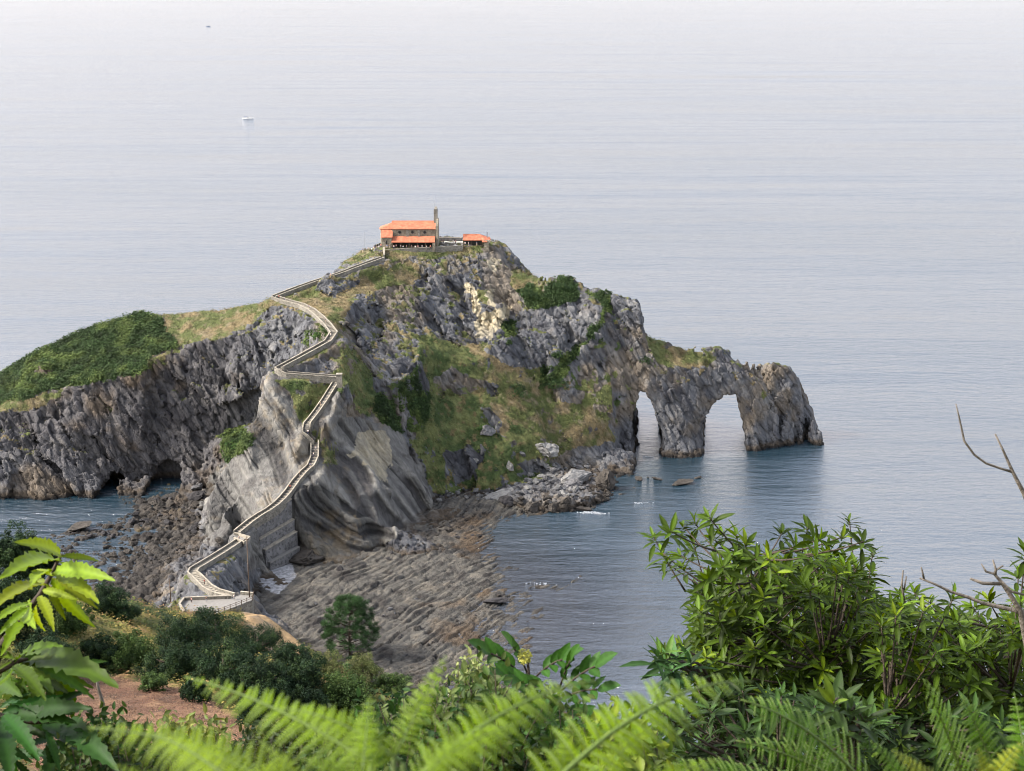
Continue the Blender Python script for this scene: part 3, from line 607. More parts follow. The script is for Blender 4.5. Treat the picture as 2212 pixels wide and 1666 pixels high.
class MB:
    def __init__(s): s.v, s.f, s.m, s.c = [], [], [], []
    def add(s, vs, fs, m=0, c=None):
        b = len(s.v); s.v += [tuple(v) for v in vs]; s.f += [tuple(b + i for i in f) for f in fs]; s.m += [m] * len(fs)
        s.c += [c or (1, 1, 1)] * len(vs)
    def box(s, x0, x1, y0, y1, z0, z1, m=0):
        s.add([(x0,y0,z0),(x1,y0,z0),(x1,y1,z0),(x0,y1,z0),(x0,y0,z1),(x1,y0,z1),(x1,y1,z1),(x0,y1,z1)],
              [(0,3,2,1),(4,5,6,7),(0,1,5,4),(1,2,6,5),(2,3,7,6),(3,0,4,7)], m)
    def prism(s, lo, hi, m=0):      # two loops of equal length, joined and capped
        n = len(lo); s.add(list(lo) + list(hi), [tuple(range(n))[::-1], tuple(range(n, 2 * n))] + [(i, (i + 1) % n, n + (i + 1) % n, n + i) for i in range(n)], m)
    def tube(s, pts, radii, k=6, m=0, cap=True):
        pts = [Vector(p) for p in pts]; rings = []
        if not hasattr(radii, '__len__'): radii = [radii] * len(pts)
        ref = None
        for i, p in enumerate(pts):
            d = (pts[min(i + 1, len(pts) - 1)] - pts[max(i - 1, 0)]).normalized()
            if ref is None: ref = d.orthogonal().normalized()
            ref = (ref - d * ref.dot(d)).normalized(); w_ = d.cross(ref)
            rings.append([p + (ref * math.cos(2 * math.pi * j / k) + w_ * math.sin(2 * math.pi * j / k)) * radii[i] for j in range(k)])
        b = len(rings); vs = [v for r in rings for v in r]
        fs = [(i * k + j, i * k + (j + 1) % k, (i + 1) * k + (j + 1) % k, (i + 1) * k + j) for i in range(b - 1) for j in range(k)]
        if cap: fs += [tuple(range(k))[::-1], tuple((b - 1) * k + j for j in range(k))]
        s.add(vs, fs, m)
    def build(s, name, mats, parent=None, smooth=False, bevel=0, loc=None):
        me = bpy.data.meshes.new(name); me.from_pydata([tuple(v) for v in s.v], [], s.f)
        for m in (mats if isinstance(mats, (list, tuple)) else [mats]): me.materials.append(m)
        me.polygons.foreach_set("material_index", s.m); me.polygons.foreach_set("use_smooth", [smooth] * len(s.f)); me.update()
        o = bpy.data.objects.new(name, me); C.objects.link(o)
        if bevel: md = o.modifiers.new("bevel", 'BEVEL'); md.width = bevel; md.segments = 2; md.limit_method = 'ANGLE'
        if parent: o.parent = parent
        if loc is not None: o.location = loc
        return o
def empty(name, loc, label, cat, group=None, rz=0):
    o = bpy.data.objects.new(name, None); C.objects.link(o); o.location = loc; o.rotation_euler = (0, 0, rz); o.empty_display_size = .5
    return tag(o, label, cat, group)
def copy_tree(o, parent=None):
    c = o.copy(); C.objects.link(c); c.parent = parent
    for ch in list(o.children): copy_tree(ch, c)
    return c
def simple_mat(name, c, rough=.8, var=.25, scale=2.0, bump=0, c2=None, spec=.3):
    m, t, p = mat_new(name); L = t.links.new; N = t.nodes.new
    tc = N("ShaderNodeTexCoord"); n = N("ShaderNodeTexNoise"); n.inputs['Scale'].default_value = scale; n.inputs['Detail'].default_value = 6; n.inputs['Roughness'].default_value = .65
    L(tc.outputs['Object'], n.inputs['Vector']); r = N("ShaderNodeValToRGB"); r.color_ramp.elements[0].position = .32; r.color_ramp.elements[1].position = .68
    r.color_ramp.elements[0].color = tuple(x * (1 - var) for x in c) + (1,); r.color_ramp.elements[1].color = tuple(c2 or [min(1, x * (1 + var)) for x in c]) + (1,)
    L(n.outputs[0], r.inputs[0]); L(r.outputs[0], p.inputs['Base Color']); p.inputs['Roughness'].default_value = rough; p.inputs['Specular IOR Level'].default_value = spec
    if bump: b = N("ShaderNodeBump"); b.inputs['Strength'].default_value = bump; b.inputs['Distance'].default_value = .1; L(n.outputs[0], b.inputs['Height']); L(b.outputs[0], p.inputs['Normal'])
    return m
def stone_mat(name, c, mortar, size=.45):
    m, t, p = mat_new(name); L = t.links.new; N = t.nodes.new
    tc = N("ShaderNodeTexCoord"); v = N("ShaderNodeTexVoronoi"); v.inputs['Scale'].default_value = 1 / size; L(tc.outputs['Object'], v.inputs['Vector'])
    v2 = N("ShaderNodeTexVoronoi"); v2.feature = 'DISTANCE_TO_EDGE'; v2.inputs['Scale'].default_value = 1 / size; L(tc.outputs['Object'], v2.inputs['Vector'])
    sp = N("ShaderNodeSeparateColor"); L(v.outputs['Color'], sp.inputs[0])
    r = N("ShaderNodeValToRGB"); r.color_ramp.elements[0].color = tuple(x * .6 for x in c) + (1,); r.color_ramp.elements[1].color = tuple(min(1, x * 1.4) for x in c) + (1,); L(sp.outputs[0], r.inputs[0])
    mr = N("ShaderNodeMapRange"); mr.inputs[1].default_value = .02; mr.inputs[2].default_value = .08; L(v2.outputs[0], mr.inputs[0])
    mx = N("ShaderNodeMix"); mx.data_type = 'RGBA'; mx.inputs[6].default_value = mortar + (1,); L(mr.outputs[0], mx.inputs[0]); L(r.outputs[0], mx.inputs[7])
    n = N("ShaderNodeTexNoise"); n.inputs['Scale'].default_value = .35; n.inputs['Detail'].default_value = 6; L(tc.outputs['Object'], n.inputs['Vector'])
    m3 = N("ShaderNodeMapRange"); m3.inputs[1].default_value = .3; m3.inputs[2].default_value = .7; m3.inputs[3].default_value = .7; m3.inputs[4].default_value = 1.25; L(n.outputs[0], m3.inputs[0])
    sc_ = N("ShaderNodeVectorMath"); sc_.operation = 'SCALE'; L(mx.outputs[2], sc_.inputs[0]); L(m3.outputs[0], sc_.inputs[3]); L(sc_.outputs[0], p.inputs['Base Color'])
    p.inputs['Roughness'].default_value = .9; b = N("ShaderNodeBump"); b.inputs['Strength'].default_value = .5; b.inputs['Distance'].default_value = .08; L(mr.outputs[0], b.inputs['Height']); L(b.outputs[0], p.inputs['Normal'])
    return m
M_tile = simple_mat("terracotta_tiles", (.37, .125, .068), .8, .42, .9, .4)
M_wall = stone_mat("rubble_stone", (.17, .145, .105), (.24, .21, .16), .5)
M_dark = simple_mat("dark_opening", (.02, .018, .016), .6, .2)
M_wood = simple_mat("weathered_wood", (.10, .07, .05), .8, .3, 4)
M_pave = simple_mat("pale_concrete", (.19, .18, .165), .9, .15, 1.2, .2)
M_cope = simple_mat("lime_coping", (.26, .232, .185), .9, .4, .9, .3)
M_para = stone_mat("parapet_stone", (.15, .138, .115), (.21, .19, .155), .45)
M_riser = simple_mat('step_riser', (.085, .08, .072), .9, .2, 1.5)
M_mason = stone_mat("sea_wall_stone", (.12, .118, .12), (.17, .16, .15), .9)
M_metal = simple_mat("grey_metal", (.25, .26, .28), .5, .15, 3)
M_white = simple_mat("white_paint", (.55, .55, .54), .5, .06, 3)
M_navy = simple_mat("navy_hull", (.04, .07, .15), .4, .1, 3)
def foliage_mat(name, trans=.35, gloss=.4, rough=.45):
    m, t, p = mat_new(name); L = t.links.new; N = t.nodes.new
    at = N("ShaderNodeAttribute"); at.attribute_name = "col"; L(at.outputs['Color'], p.inputs['Base Color']); p.inputs['Roughness'].default_value = rough; p.inputs['Specular IOR Level'].default_value = gloss
    tl = N("ShaderNodeBsdfTranslucent"); hs = N("ShaderNodeHueSaturation"); hs.inputs['Hue'].default_value = .485; hs.inputs['Saturation'].default_value = 1.1; hs.inputs['Value'].default_value = 1.25
    L(at.outputs['Color'], hs.inputs['Color']); L(hs.outputs[0], tl.inputs[0])
    mx = N("ShaderNodeMixShader"); mx.inputs[0].default_value = trans; L(p.outputs[0], mx.inputs[1]); L(tl.outputs[0], mx.inputs[2]); L(mx.outputs[0], t.nodes['Material Output'].inputs['Surface'])
    return m
M_leaf = foliage_mat("leaf", .32, .16, .5); M_far = foliage_mat("far_foliage", .2, .15, .7)
M_bark = simple_mat("bark", (.055, .042, .032), .9, .35, 5, .5)
M_dead = simple_mat("dead_wood", (.15, .13, .11), .85, .4, 12, .4)
def basis(d, n):
    d = d / np.linalg.norm(d, axis=1)[:, None]; w_ = np.cross(n, d); w_ /= np.maximum(np.linalg.norm(w_, axis=1), 1e-6)[:, None]; n = np.cross(d, w_)
    return d, w_, n
def stamp(LV, LF, P, D, Nn, S, col, LC=None, SW=None):
    """copies a leaf shape (x along, y across, z up) to many places and merges them"""
    d, w_, n = basis(np.asarray(D, float), np.asarray(Nn, float)); S = np.asarray(S)[:, None, None]; SWv = S if SW is None else np.asarray(SW)[:, None, None]
    VV = P[:, None, :] + LV[None, :, 0:1] * S * d[:, None] + LV[None, :, 1:2] * SWv * w_[:, None] + LV[None, :, 2:3] * S * n[:, None]
    k = len(LV); FF = (LF[None] + (np.arange(len(P)) * k)[:, None, None]).reshape(-1, LF.shape[1])
    cc = np.repeat(col[:, None, :], k, 1)
    if LC is not None: cc = cc * LC[None, :, None]
    return VV.reshape(-1, 3), FF, cc.reshape(-1, 3)
def merge(parts):
    V, F, Cc, b = [], [], [], 0
    for v, f, c in parts: V.append(v); F.append(f + b); Cc.append(c); b += len(v)
    return np.concatenate(V), np.concatenate(F), np.concatenate(Cc)
def rnd_unit(n, rng=RNG): v = rng.normal(size=(n, 3)); return v / np.linalg.norm(v, axis=1)[:, None]
QLV = np.array([[-.5, 0, 0], [0, -.32, .06], [.5, 0, 0], [0, .32, .06]]); QLF = np.array([[0, 1, 2, 3]])
def cloud(P, Nn, size, col, rng=RNG, jit=.6):
    d = rnd_unit(len(P), rng); n = Nn + rnd_unit(len(P), rng) * jit
    return stamp(QLV, QLF, P, np.cross(d, n) + 1e-3, n, size, col)
# ================================================================== GROUND COVER
def cover(name, V, N, soft, shrub, col, n, s0, s1, lift, seed, dens=None):
    rng = np.random.default_rng(seed); idx = np.nonzero(soft)[0]
    if dens is not None: idx = idx[rng.random(len(idx)) < dens[idx]]
    i = rng.choice(idx, n); sh = shrub[i]; P = V[i] + rng.normal(size=(n, 3)) * .35
    clump = np.clip(fbm(P[:, 0] / 3.2, P[:, 1] / 3.2, P[:, 2] / 3.2, 3, seed) * .9 + .5, 0, 1)
    P = P + np.array([0, 0, 1]) * (rng.random(n) * lift * (sh * 2.0 + .5) * clump)[:, None] + N[i] * .1
    Nn = N[i] * .6 + np.array([0, 0, .6]); sz = rng.uniform(s0, s1, n) * (1 + .5 * sh)
    c = col[i] * rng.uniform(.65, 1.4, n)[:, None] * (.45 + .95 * clump)[:, None]
    v, f, cc = cloud(P, Nn, sz, c, rng, .7); return mesh_np(name, v, f, M_far, False, cc)
iv = ISL['V']; vis = iv[:, 1] < 640
shrubv = (ISL['R']['shrub'] & ISL['soft']).astype(float)
o = cover("ground_cover", iv, ISL['N'], ISL['soft'] & vis, shrubv, ISL['col'], 200000, .3, .75, .38, 11, .35 + .65 * shrubv); tag(o, kind='stuff'); tag(o, 'low scrub, grass and fern covering the gentler slopes of the rocky islet', 'ground cover')
# mainland hillside scrub
X, Y = np.meshgrid(MX, MY, indexing='ij'); nx_, ny_ = X.shape
Vm = np.stack([X, Y, Zm], -1).reshape(-1, 3); gxx, gyy = np.gradient(Zm, MQ); Nm = np.stack([-gxx, -gyy, np.ones_like(gxx)], -1).reshape(-1, 3); Nm /= np.linalg.norm(Nm, axis=1)[:, None]
inview = (proj(X, Y, np.maximum(Zm, 0))[0] > -150) & (X < 20) & (Y > 130)
heath = (inview & ~field & ~clay & (Zm > 2)).ravel()
o = cover("hillside_scrub", Vm, Nm, heath, np.full(len(Vm), .5), mc.reshape(-1, 3), 110000, .22, .6, 1.0, 12); tag(o, kind='stuff'); tag(o, 'heath, gorse and bramble covering the hillside above the terrace', 'scrub')
o = cover("dry_bracken", Vm, Nm, (inview & field).ravel(), np.zeros(len(Vm)), mc.reshape(-1, 3), 40000, .12, .34, .5, 13); tag(o, kind='stuff'); tag(o, 'cut reddish brown bracken lying on the bare patch of hillside', 'dry bracken')
# ================================================================== STAIRWAYS
def resample(P, step):
    P = [Vector(p) for p in P]; out = [P[0]]
    for a, b in zip(P[:-1], P[1:]):
        n = max(1, round((b - a).length / step)); out += [a.lerp(b, k / n) for k in range(1, n + 1)]
    return out
def smooth_line(P, it=2):
    P = [Vector(p) for p in P]
    for _ in range(it):
        Q = [P[0]]
        for a, b in zip(P[:-1], P[1:]): Q += [a.lerp(b, .25), a.lerp(b, .75)]
        P = Q + [P[-1]]
    return P
def stairway(name, P, label, width=2.0, depth=(1.5, 1.5), step=1.05, wall=(True, True), sm=1, wh=.68, group=None):
    P = resample(smooth_line(P, sm), step); root = empty(name, P[0], label, 'stairway', group); o0 = P[0]
    nrm = []
    for i in range(len(P)):
        d = P[min(i + 1, len(P) - 1)] - P[max(i - 1, 0)]; d.z = 0; d.normalize(); nrm.append(Vector((d.y, -d.x, 0)))
    st = MB(); hw = width / 2
    for i in range(len(P) - 1):
        a, b = P[i], P[i + 1]; zt = max(a.z, b.z); k = .6 if abs(b.z - a.z) > .12 else 1.0
        # tread: flat slab, the next one is a step up; the riser face is the gap between them
        up = b.z > a.z; e0, e1 = (a, a.lerp(b, k)) if up else (b, b.lerp(a, k)); n0, n1 = (nrm[i], nrm[i + 1]) if up else (nrm[i + 1], nrm[i])
        lo = [e0 - n0 * hw, e0 + n0 * hw, e1 + n1 * hw, e1 - n1 * hw]
        zz = min(a.z, b.z) + .06 + .1 * (i % 2) * 0; st.prism([Vector((v.x, v.y, zz - .7)) - o0 for v in lo], [Vector((v.x, v.y, zz)) - o0 for v in lo], 0)
    base = MB()
    for i in range(len(P) - 1):
        a, b = P[i], P[i + 1]; lo = [a - nrm[i] * (hw + .02), a + nrm[i] * (hw + .02), b + nrm[i + 1] * (hw + .02), b - nrm[i + 1] * (hw + .02)]
        base.prism([v - o0 + Vector((0, 0, -1.6)) for v in lo], [v - o0 + Vector((0, 0, -.12)) for v in lo])
    st.build('steps', M_cope, root); base.build('ramp', M_riser, root)
    for s, on in zip((-1, 1), wall):
        if not on: continue
        w_ = MB(); cp = MB(); t0, t1 = hw + .03, hw + .38; dp = depth[0] if s < 0 else depth[1]
        for i in range(len(P) - 1):
            a, b = P[i] - o0, P[i + 1] - o0; q = [a + nrm[i] * s * t0, a + nrm[i] * s * t1, b + nrm[i + 1] * s * t1, b + nrm[i + 1] * s * t0]
            if s < 0: q = q[::-1]
            w_.prism([v - Vector((0, 0, dp)) for v in q], [v + Vector((0, 0, wh)) for v in q])
            q = [a + nrm[i] * s * (t0 - .05), a + nrm[i] * s * (t1 + .05), b + nrm[i + 1] * s * (t1 + .05), b + nrm[i + 1] * s * (t0 - .05)]
            if s < 0: q = q[::-1]
            cp.prism([v + Vector((0, 0, wh + .003)) for v in q], [v + Vector((0, 0, wh + .12)) for v in q])
        pr = w_.build('parapet', M_para, root); cp.build('coping', M_cope, pr)
    return root
stairway('stone_causeway', PW1[:7], 'lowest run of the walled stone walkway, bending up from the terrace', 2.2, (6.5, 5), 1.6)
stairway('stone_stairway', PW1[7:14], 'walled stone stairs climbing above the stepped sea wall to the narrow bend', 2.1, (2.5, 2.5), 1.3)
stairway('stone_stairway', PW1[13:], 'steep straight stone stairs rising over the flysch ridge to a square pillar', 2.1, (2.5, 2.8), 1.3)
stairway('stone_stairway', PW2, 'zigzag walled stone stairs crossing the neck of the islet below the crag', 2.1, (1.8, 1.8), 1.3)
stairway('stone_stairway', PW3, 'topmost walled stone stairs running along the skyline up to the chapel', 2.0, (2.0, 3.0), 1.3)
# the turn between causeway and stairs
a, b = Vector(PW1[6]), Vector(PW1[7])
t = empty('stair_landing', a, 'small angular landing joining causeway and stairs beside the sea wall', 'landing'); m = MB()
lo = [Vector(atZ(516, 1158, 16.2)), Vector(atZ(540, 1165, 16.2)), Vector(atZ(528, 1176, 16.2)), Vector(atZ(506, 1166, 16.2))]
m.prism([v - a + Vector((0, 0, -3)) for v in lo], [v - a for v in lo]); m.build('slab', M_pave, t)
m = MB()
for i in range(4):
    p, q = lo[i], lo[(i + 1) % 4]; d = (q - p).normalized(); n = Vector((d.y, -d.x, 0)) * .2
    if i in (0, 1, 2): m.prism([p - n - a, q - n - a, q + n - a, p + n - a], [v - a + Vector((0, 0, .95)) for v in (p - n, q - n, q + n, p + n)])
m.build('parapet', M_cope, t)
# square pillar at the stair corner
p = Vector(atZ(733, 818, 54.6)); t = empty('stair_pillar', p, 'square stone pillar where the straight stairs meet the cross wall', 'pillar'); m = MB(); m.box(-.9, .9, -.9, .9, -3, 1.5); m.build('shaft', M_para, t); m = MB(); m.box(-1.05, 1.05, -1.05, 1.05, 1.503, 1.75); m.build('cap', M_cope, t)
# stepped sea wall under the stairs
A, B = Vector(PW1[8]), Vector(PW1[10]); d = (B - A); d.z = 0; d.normalize(); n = Vector((d.y, -d.x, 0)); n = n if n.y < 0 else -n
root = empty('sea_wall', (A + B) / 2, 'grey stepped masonry wall under the stairs, above the white pebbles', 'wall'); o0 = (A + B) / 2
for (zA, zB, o_, e0, e1, lowz) in ((17.3, 21.5, 1.7, -2.5, 1.0, 9), (12.3, 14.8, 2.9, -.5, .8, 6), (8.8, 11.0, 4.3, .3, .5, 3), (4.6, 6.0, 5.6, 1.0, .2, -1)):
    a, b = A + d * e0 + n * o_, B + d * e1 + n * o_; a2, b2 = a - n * (o_ - .8), b - n * (o_ - .8); m = MB()
    m.prism([Vector((v.x, v.y, lowz)) - o0 for v in (a, b, b2, a2)], [Vector((v.x, v.y, z)) - o0 for v, z in ((a, zA), (b, zB), (b2, zB), (a2, zA))])
    pr = m.build('wall_tier', M_mason, root); m = MB(); a3, b3 = a - n * 1.5, b - n * 1.5; a4, b4 = a + n * .12, b + n * .12
    m.prism([Vector((v.x, v.y, z + .003)) - o0 for v, z in ((a4, zA), (b4, zB), (b3, zB), (a3, zA))], [Vector((v.x, v.y, z + .3)) - o0 for v, z in ((a4, zA), (b4, zB), (b3, zB), (a3, zA))])
    m.build('ledge', M_cope if zA > 5 else M_pave, pr)
# ================================================================== TERRACE AT THE FOOT
TZ = 21.9
TP = [atZ(398, 1297, TZ), atZ(499, 1293, TZ), atZ(520, 1284, TZ), atZ(548, 1287, TZ), atZ(545, 1296, TZ), atZ(510, 1310, TZ), atZ(472, 1324, TZ), atZ(455, 1332, TZ), atZ(398, 1326, TZ), atZ(388, 1310, TZ)]
root = empty('stone_terrace', TP[0], 'pale paved terrace with low stone wall at the foot of the walkway', 'terrace'); o0 = Vector(TP[0]); TV = [Vector(p) for p in TP][::-1]
m = MB(); m.prism([v - o0 - Vector((0, 0, .3)) for v in TV], [v - o0 for v in TV]); m.build('paving', M_pave, root)
cen = sum(TV, Vector()) / len(TV); m = MB(); m.prism([cen + (v - cen) * 1.0 - o0 - Vector((0, 0, 9)) for v in TV], [cen + (v - cen) * .99 - o0 - Vector((0, 0, .31)) for v in TV]); m.build('retaining_wall', M_para, root)
m = MB(); cpm = MB()
for i0, i1 in ((0, 1), (9, 0), (8, 9), (2, 3)):
    p, q = Vector(TP[i0]), Vector(TP[i1]); d = (q - p).normalized(); n = Vector((d.y, -d.x, 0)) * .22
    m.prism([v - o0 for v in (p - n, q - n, q + n, p + n)], [v - o0 + Vector((0, 0, .8)) for v in (p - n, q - n, q + n, p + n)]); n = n * 1.25
    cpm.prism([v - o0 + Vector((0, 0, .803)) for v in (p - n, q - n, q + n, p + n)], [v - o0 + Vector((0, 0, .95)) for v in (p - n, q - n, q + n, p + n)])
pr = m.build('parapet', M_para, root); cpm.build('coping', M_cope, pr)
fp = resample([TP[3], TP[4], TP[5], TP[6], TP[7]], 1.7); root = empty('wooden_fence', fp[0], 'dark wooden post and rail fence along the edge of the terrace', 'fence')
for p in fp: m = MB(); m.box(-.08, .08, -.08, .08, -.3, 1.25); m.build('post', M_wood, root, loc=p - fp[0])
for h in (.55, 1.05): m = MB(); m.tube([p - fp[0] + Vector((0, 0, h)) for p in fp], .06, 5); m.build('rail', M_wood, root)
# poles
def pole(px, pyb, pyt, z, label, arm=False):
    b = Vector(atZ(px, pyb, z)); zt = atY(px, pyt, b.y)[2]; root = empty('utility_pole', b, label, 'pole'); m = MB(); m.tube([(0, 0, -1), (0, 0, zt - z)], [.17, .11], 8); m.build('shaft', M_wood, root, True)
    m = MB(); m.box(-.6, .6, -.06, .06, zt - z - .8, zt - z - .65); m.build('crossarm', M_wood, root)
pole(369, 1300, 1250, 14, 'dark pole standing on the slope left of the walled terrace'); pole(539, 1290, 1160, 21.9, 'tall thin pole rising beside the wooden fence and the sea wall')
# ================================================================== CHAPEL
Z0 = 79.7; YS = 627.5
def sx(px, Y=YS): return atY(px, 500, Y)[0]
x0, x1 = sx(847), sx(940.5); xa = sx(821); xt0, xt1 = sx(936.5), sx(944.5)
root = empty('chapel', ((x0 + x1) / 2, YS, Z0), 'small stone hermitage with orange tiled roofs and slender belfry on the summit', 'chapel'); ox = (x0 + x1) / 2
def rel(v): return (v[0] - ox, v[1] - YS, v[2] - Z0)
def slab(m, quad, th=.22):     # roof plane from 4 corners (counter-clockwise from above), given thickness
    q = [Vector(v) for v in quad]; m.prism([v - Vector((0, 0, th)) for v in q], q)
W = x1 - x0; hW = W / 2
m = MB(); m.prism([(-hW, 0, -2), (hW, 0, -2), (hW, 9, -2), (-hW, 9, -2)], [(-hW, 0, 7.55), (hW, 0, 7.55), (hW, 9, 7.55), (-hW, 9, 7.55)])
m.prism([(-hW, 0, 7.5), (-hW, 9, 7.5), (-hW, 4.5, 9.6)], [(-hW + .4, 0, 7.5), (-hW + .4, 9, 7.5), (-hW + .4, 4.5, 9.6)]); m.prism([(hW - .4, 0, 7.5), (hW - .4, 9, 7.5), (hW - .4, 4.5, 9.6)], [(hW, 0, 7.5), (hW, 9, 7.5), (hW, 4.5, 9.6)])
nave = m.build('nave_wall', M_wall, root)
m = MB(); slab(m, [(-hW - .4, -.5, 7.45), (hW + .1, -.5, 7.45), (hW + .1, 4.5, 9.8), (-hW - .4, 4.5, 9.8)]); slab(m, [(-hW - .4, 4.5, 9.8), (hW + .1, 4.5, 9.8), (hW + .1, 9.5, 7.45), (-hW - .4, 9.5, 7.45)]); rf = m.build('nave_roof', M_tile, root)
m = MB(); m.tube([(-hW - .4, 4.5, 9.85), (hW + .1, 4.5, 9.85)], .16, 6); m.build('ridge_tiles', M_tile, rf)
m = MB(); m.box(-hW - .3, hW, -.42, -.30, 7.05, 7.2); m.build('gutter', M_wood, rf)
m = MB(); slab(m, [(-hW - .1, -3.4, 2.55), (hW - .1, -3.4, 2.55), (hW - .1, -.004, 4.45), (-hW - .1, -.004, 4.45)]); pr = m.build('porch_roof', M_tile, root)
for i in range(6):
    xx = -hW + .4 + i * (W - 1.0) / 5; m = MB(); m.box(xx - .14, xx + .14, -3.1, -2.82, -1, 2.32); m.build('porch_post', M_wood, root)
m = MB(); m.box(-hW + .3, hW - .3, -.06, -.01, 0, 2.9); m.build('porch_shade_panel', M_dark, root)  # near-black panel along the nave wall paints in the shade under the porch roof
m = MB(); m.box(hW - 1.1, hW, -3.3, -.01, -1.5, 2.3); m.build('porch_end_wall', M_wall, root)
for px in (863.5, 891, 917.5):      # round windows with stone rings
    cx = sx(px) - ox; m = MB(); r = .58; n = 20
    m.prism([(cx + r * math.cos(2 * math.pi * k / n), -.05, 5.95 + r * math.sin(2 * math.pi * k / n)) for k in range(n)], [(cx + r * math.cos(2 * math.pi * k / n), .05, 5.95 + r * math.sin(2 * math.pi * k / n)) for k in range(n)]); wd = m.build('round_window', M_dark, root)
    m = MB(); m.tube([(cx + (r + .1) * math.cos(2 * math.pi * k / n), -.06, 5.95 + (r + .1) * math.sin(2 * math.pi * k / n)) for k in range(n + 1)], .11, 6); m.build('window_ring', M_para, wd)
for px in (880, 905): cx = sx(px) - ox; m = MB(); m.box(cx - .5, cx + .5, -.35, .1, 4.3, 7.1); m.build('buttress', M_para, root)
# annex on the left with its own lean-to roof and arched window; apse behind it
ax0, ax1 = sx(825.5) - ox, sx(848) - ox
m = MB(); m.box(ax0, ax1 - .25, -2.6, 3.0, -2, 4.7); an = m.build('annex_wall', M_wall, root)
m = MB(); slab(m, [(ax0 - .3, -3.0, 4.45), (ax1 + .1, -3.0, 4.45), (ax1 + .1, .6, 6.75), (ax0 - .3, .6, 6.75)]); m.build('annex_roof', M_tile, root)
cx = sx(835.5) - ox; w_, h0, h1 = .42, 1.5, 3.0; arch = [(cx - w_, h0), (cx + w_, h0), (cx + w_, h1 - .4), (cx + w_ * .6, h1), (cx, h1 + .25), (cx - w_ * .6, h1), (cx - w_, h1 - .4)]
m = MB(); m.prism([(u, -2.66, v) for u, v in arch], [(u, -2.5, v) for u, v in arch]); wd = m.build('arched_window', M_dark, root); m = MB(); m.tube([(u, -2.68, v) for u, v in arch + arch[:1]], .09, 5); m.build('window_surround', M_para, wd)
ap = [(ax1 - .3, 1.0), (sx(823) - ox, 1.0), (sx(820.5) - ox, 2.5), (sx(820.5) - ox, 6.5), (sx(823) - ox, 8.0), (ax1 - .3, 8.0)]
m = MB(); m.prism([(u, v, -2) for u, v in ap][::-1], [(u, v, 7.2) for u, v in ap][::-1]); m.build('apse_wall', M_wall, root)
tp = (ax1 - .3, 4.5, 9.35); m = MB(); ev = [(u + (u < ax1 - 1) * -.4, v + (-.4 if v < 4 else .4), 7.2) for u, v in ap]
for i in range(5): a_, b_ = ev[i], ev[i + 1]; m.add([a_, b_, tp, (a_[0], a_[1], a_[2] - .25), (b_[0], b_[1], b_[2] - .25)], [(0, 1, 2), (0, 3, 4, 1)])
m.add(ev, [tuple(range(6))]); m.build('apse_roof', M_tile, root)
# facade and belfry
tx0, tx1 = xt0 - ox, xt1 - ox
m = MB(); m.box(hW + .103, tx1 + .35, -.6, 9.4, -2, 8.6); m.prism([(hW + .103, -.6, 8.6), (tx1 + .35, -.6, 8.6), (tx1 + .35, 9.4, 8.6), (hW + .103, 9.4, 8.6)], [(hW + .103, 3.2, 10.9), (tx1 + .35, 3.2, 10.9), (tx1 + .35, 5.8, 10.9), (hW + .103, 5.8, 10.9)]); m.build('facade_wall', M_wall, root)
m = MB(); m.box(tx0, tx1, 3.3, 5.7, 8.4, 12.6); m.box(tx0, tx1, 3.3, 3.8, 12.6, 14.6); m.box(tx0, tx1, 5.2, 5.7, 12.6, 14.6); m.box(tx0 + .2, tx1 - .1, 3.1, 5.9, 14.6, 14.95)
m.prism([(tx0 + .3, 3.4, 14.95), (tx1 - .2, 3.4, 14.95), (tx1 - .2, 5.6, 14.95), (tx0 + .3, 5.6, 14.95)], [(tx0 + .55, 4.3, 15.8), (tx1 - .45, 4.3, 15.8), (tx1 - .45, 4.7, 15.8), (tx0 + .55, 4.7, 15.8)]); bf = m.build('belfry', M_para, root)
m = MB(); prof = [(0.02, .5), (.18, .48), (.24, .2), (.36, 0)]; cxm = (tx0 + tx1) / 2
for (r0, z0_), (r1, z1_) in zip(prof[:-1], prof[1:]): m.tube([(cxm, 4.5, 13.4 + z0_), (cxm, 4.5, 13.4 + z1_)], [r0, r1], 10, cap=False)
m.build('bell', M_metal, bf)
m = MB(); m.tube([(tx0 + .3, 4.5, 14.9), (tx0 + .3, 4.5, 18.6)], [.06, .035], 5); m.box(tx0 - .05, tx0 + .65, 4.46, 4.54, 16.3, 16.4); m.build('antenna', M_metal, root)
# shelter building
bx0, bx1 = sx(1000, 632), sx(1060, 632); YB = 631; root = empty('shelter_building', ((bx0 + bx1) / 2, YB, Z0), 'low stone shelter with hipped orange roof at the right end of the summit', 'building'); ob = Vector(((bx0 + bx1) / 2, YB, Z0)); hb = (bx1 - bx0) / 2
m = MB(); m.box(-hb + .3, hb - .6, .7, 5.5, -2, 2.3); m.box(hb - 2.6, hb - .6, -1.6, .7, -2.5, 2.3); m.build('wall', M_wall, root)
m = MB(); R_ = [(-hb, -.4, 2.3), (2.2, -.4, 2.3), (2.2, -2.1, 1.9), (hb - 1.5, -2.1, 1.9), (hb, 1.5, 2.4), (hb - .4, 6.0, 2.3), (-hb, 6.0, 2.3)]; r0_, r1_ = (-hb, 3.0, 4.1), (hb - 4.8, 3.0, 4.1)
m.add(R_ + [r0_, r1_], [(0, 1, 8, 7), (1, 2, 3, 8), (3, 4, 8), (4, 5, 8), (5, 6, 7, 8), (6, 0, 7)]); m.add([(a_, b_, c_ - .25) for a_, b_, c_ in R_] + R_, [tuple(range(7))[::-1]] + [(i, (i + 1) % 7, 7 + (i + 1) % 7, 7 + i) for i in range(7)]); rf = m.build('roof', M_tile, root)
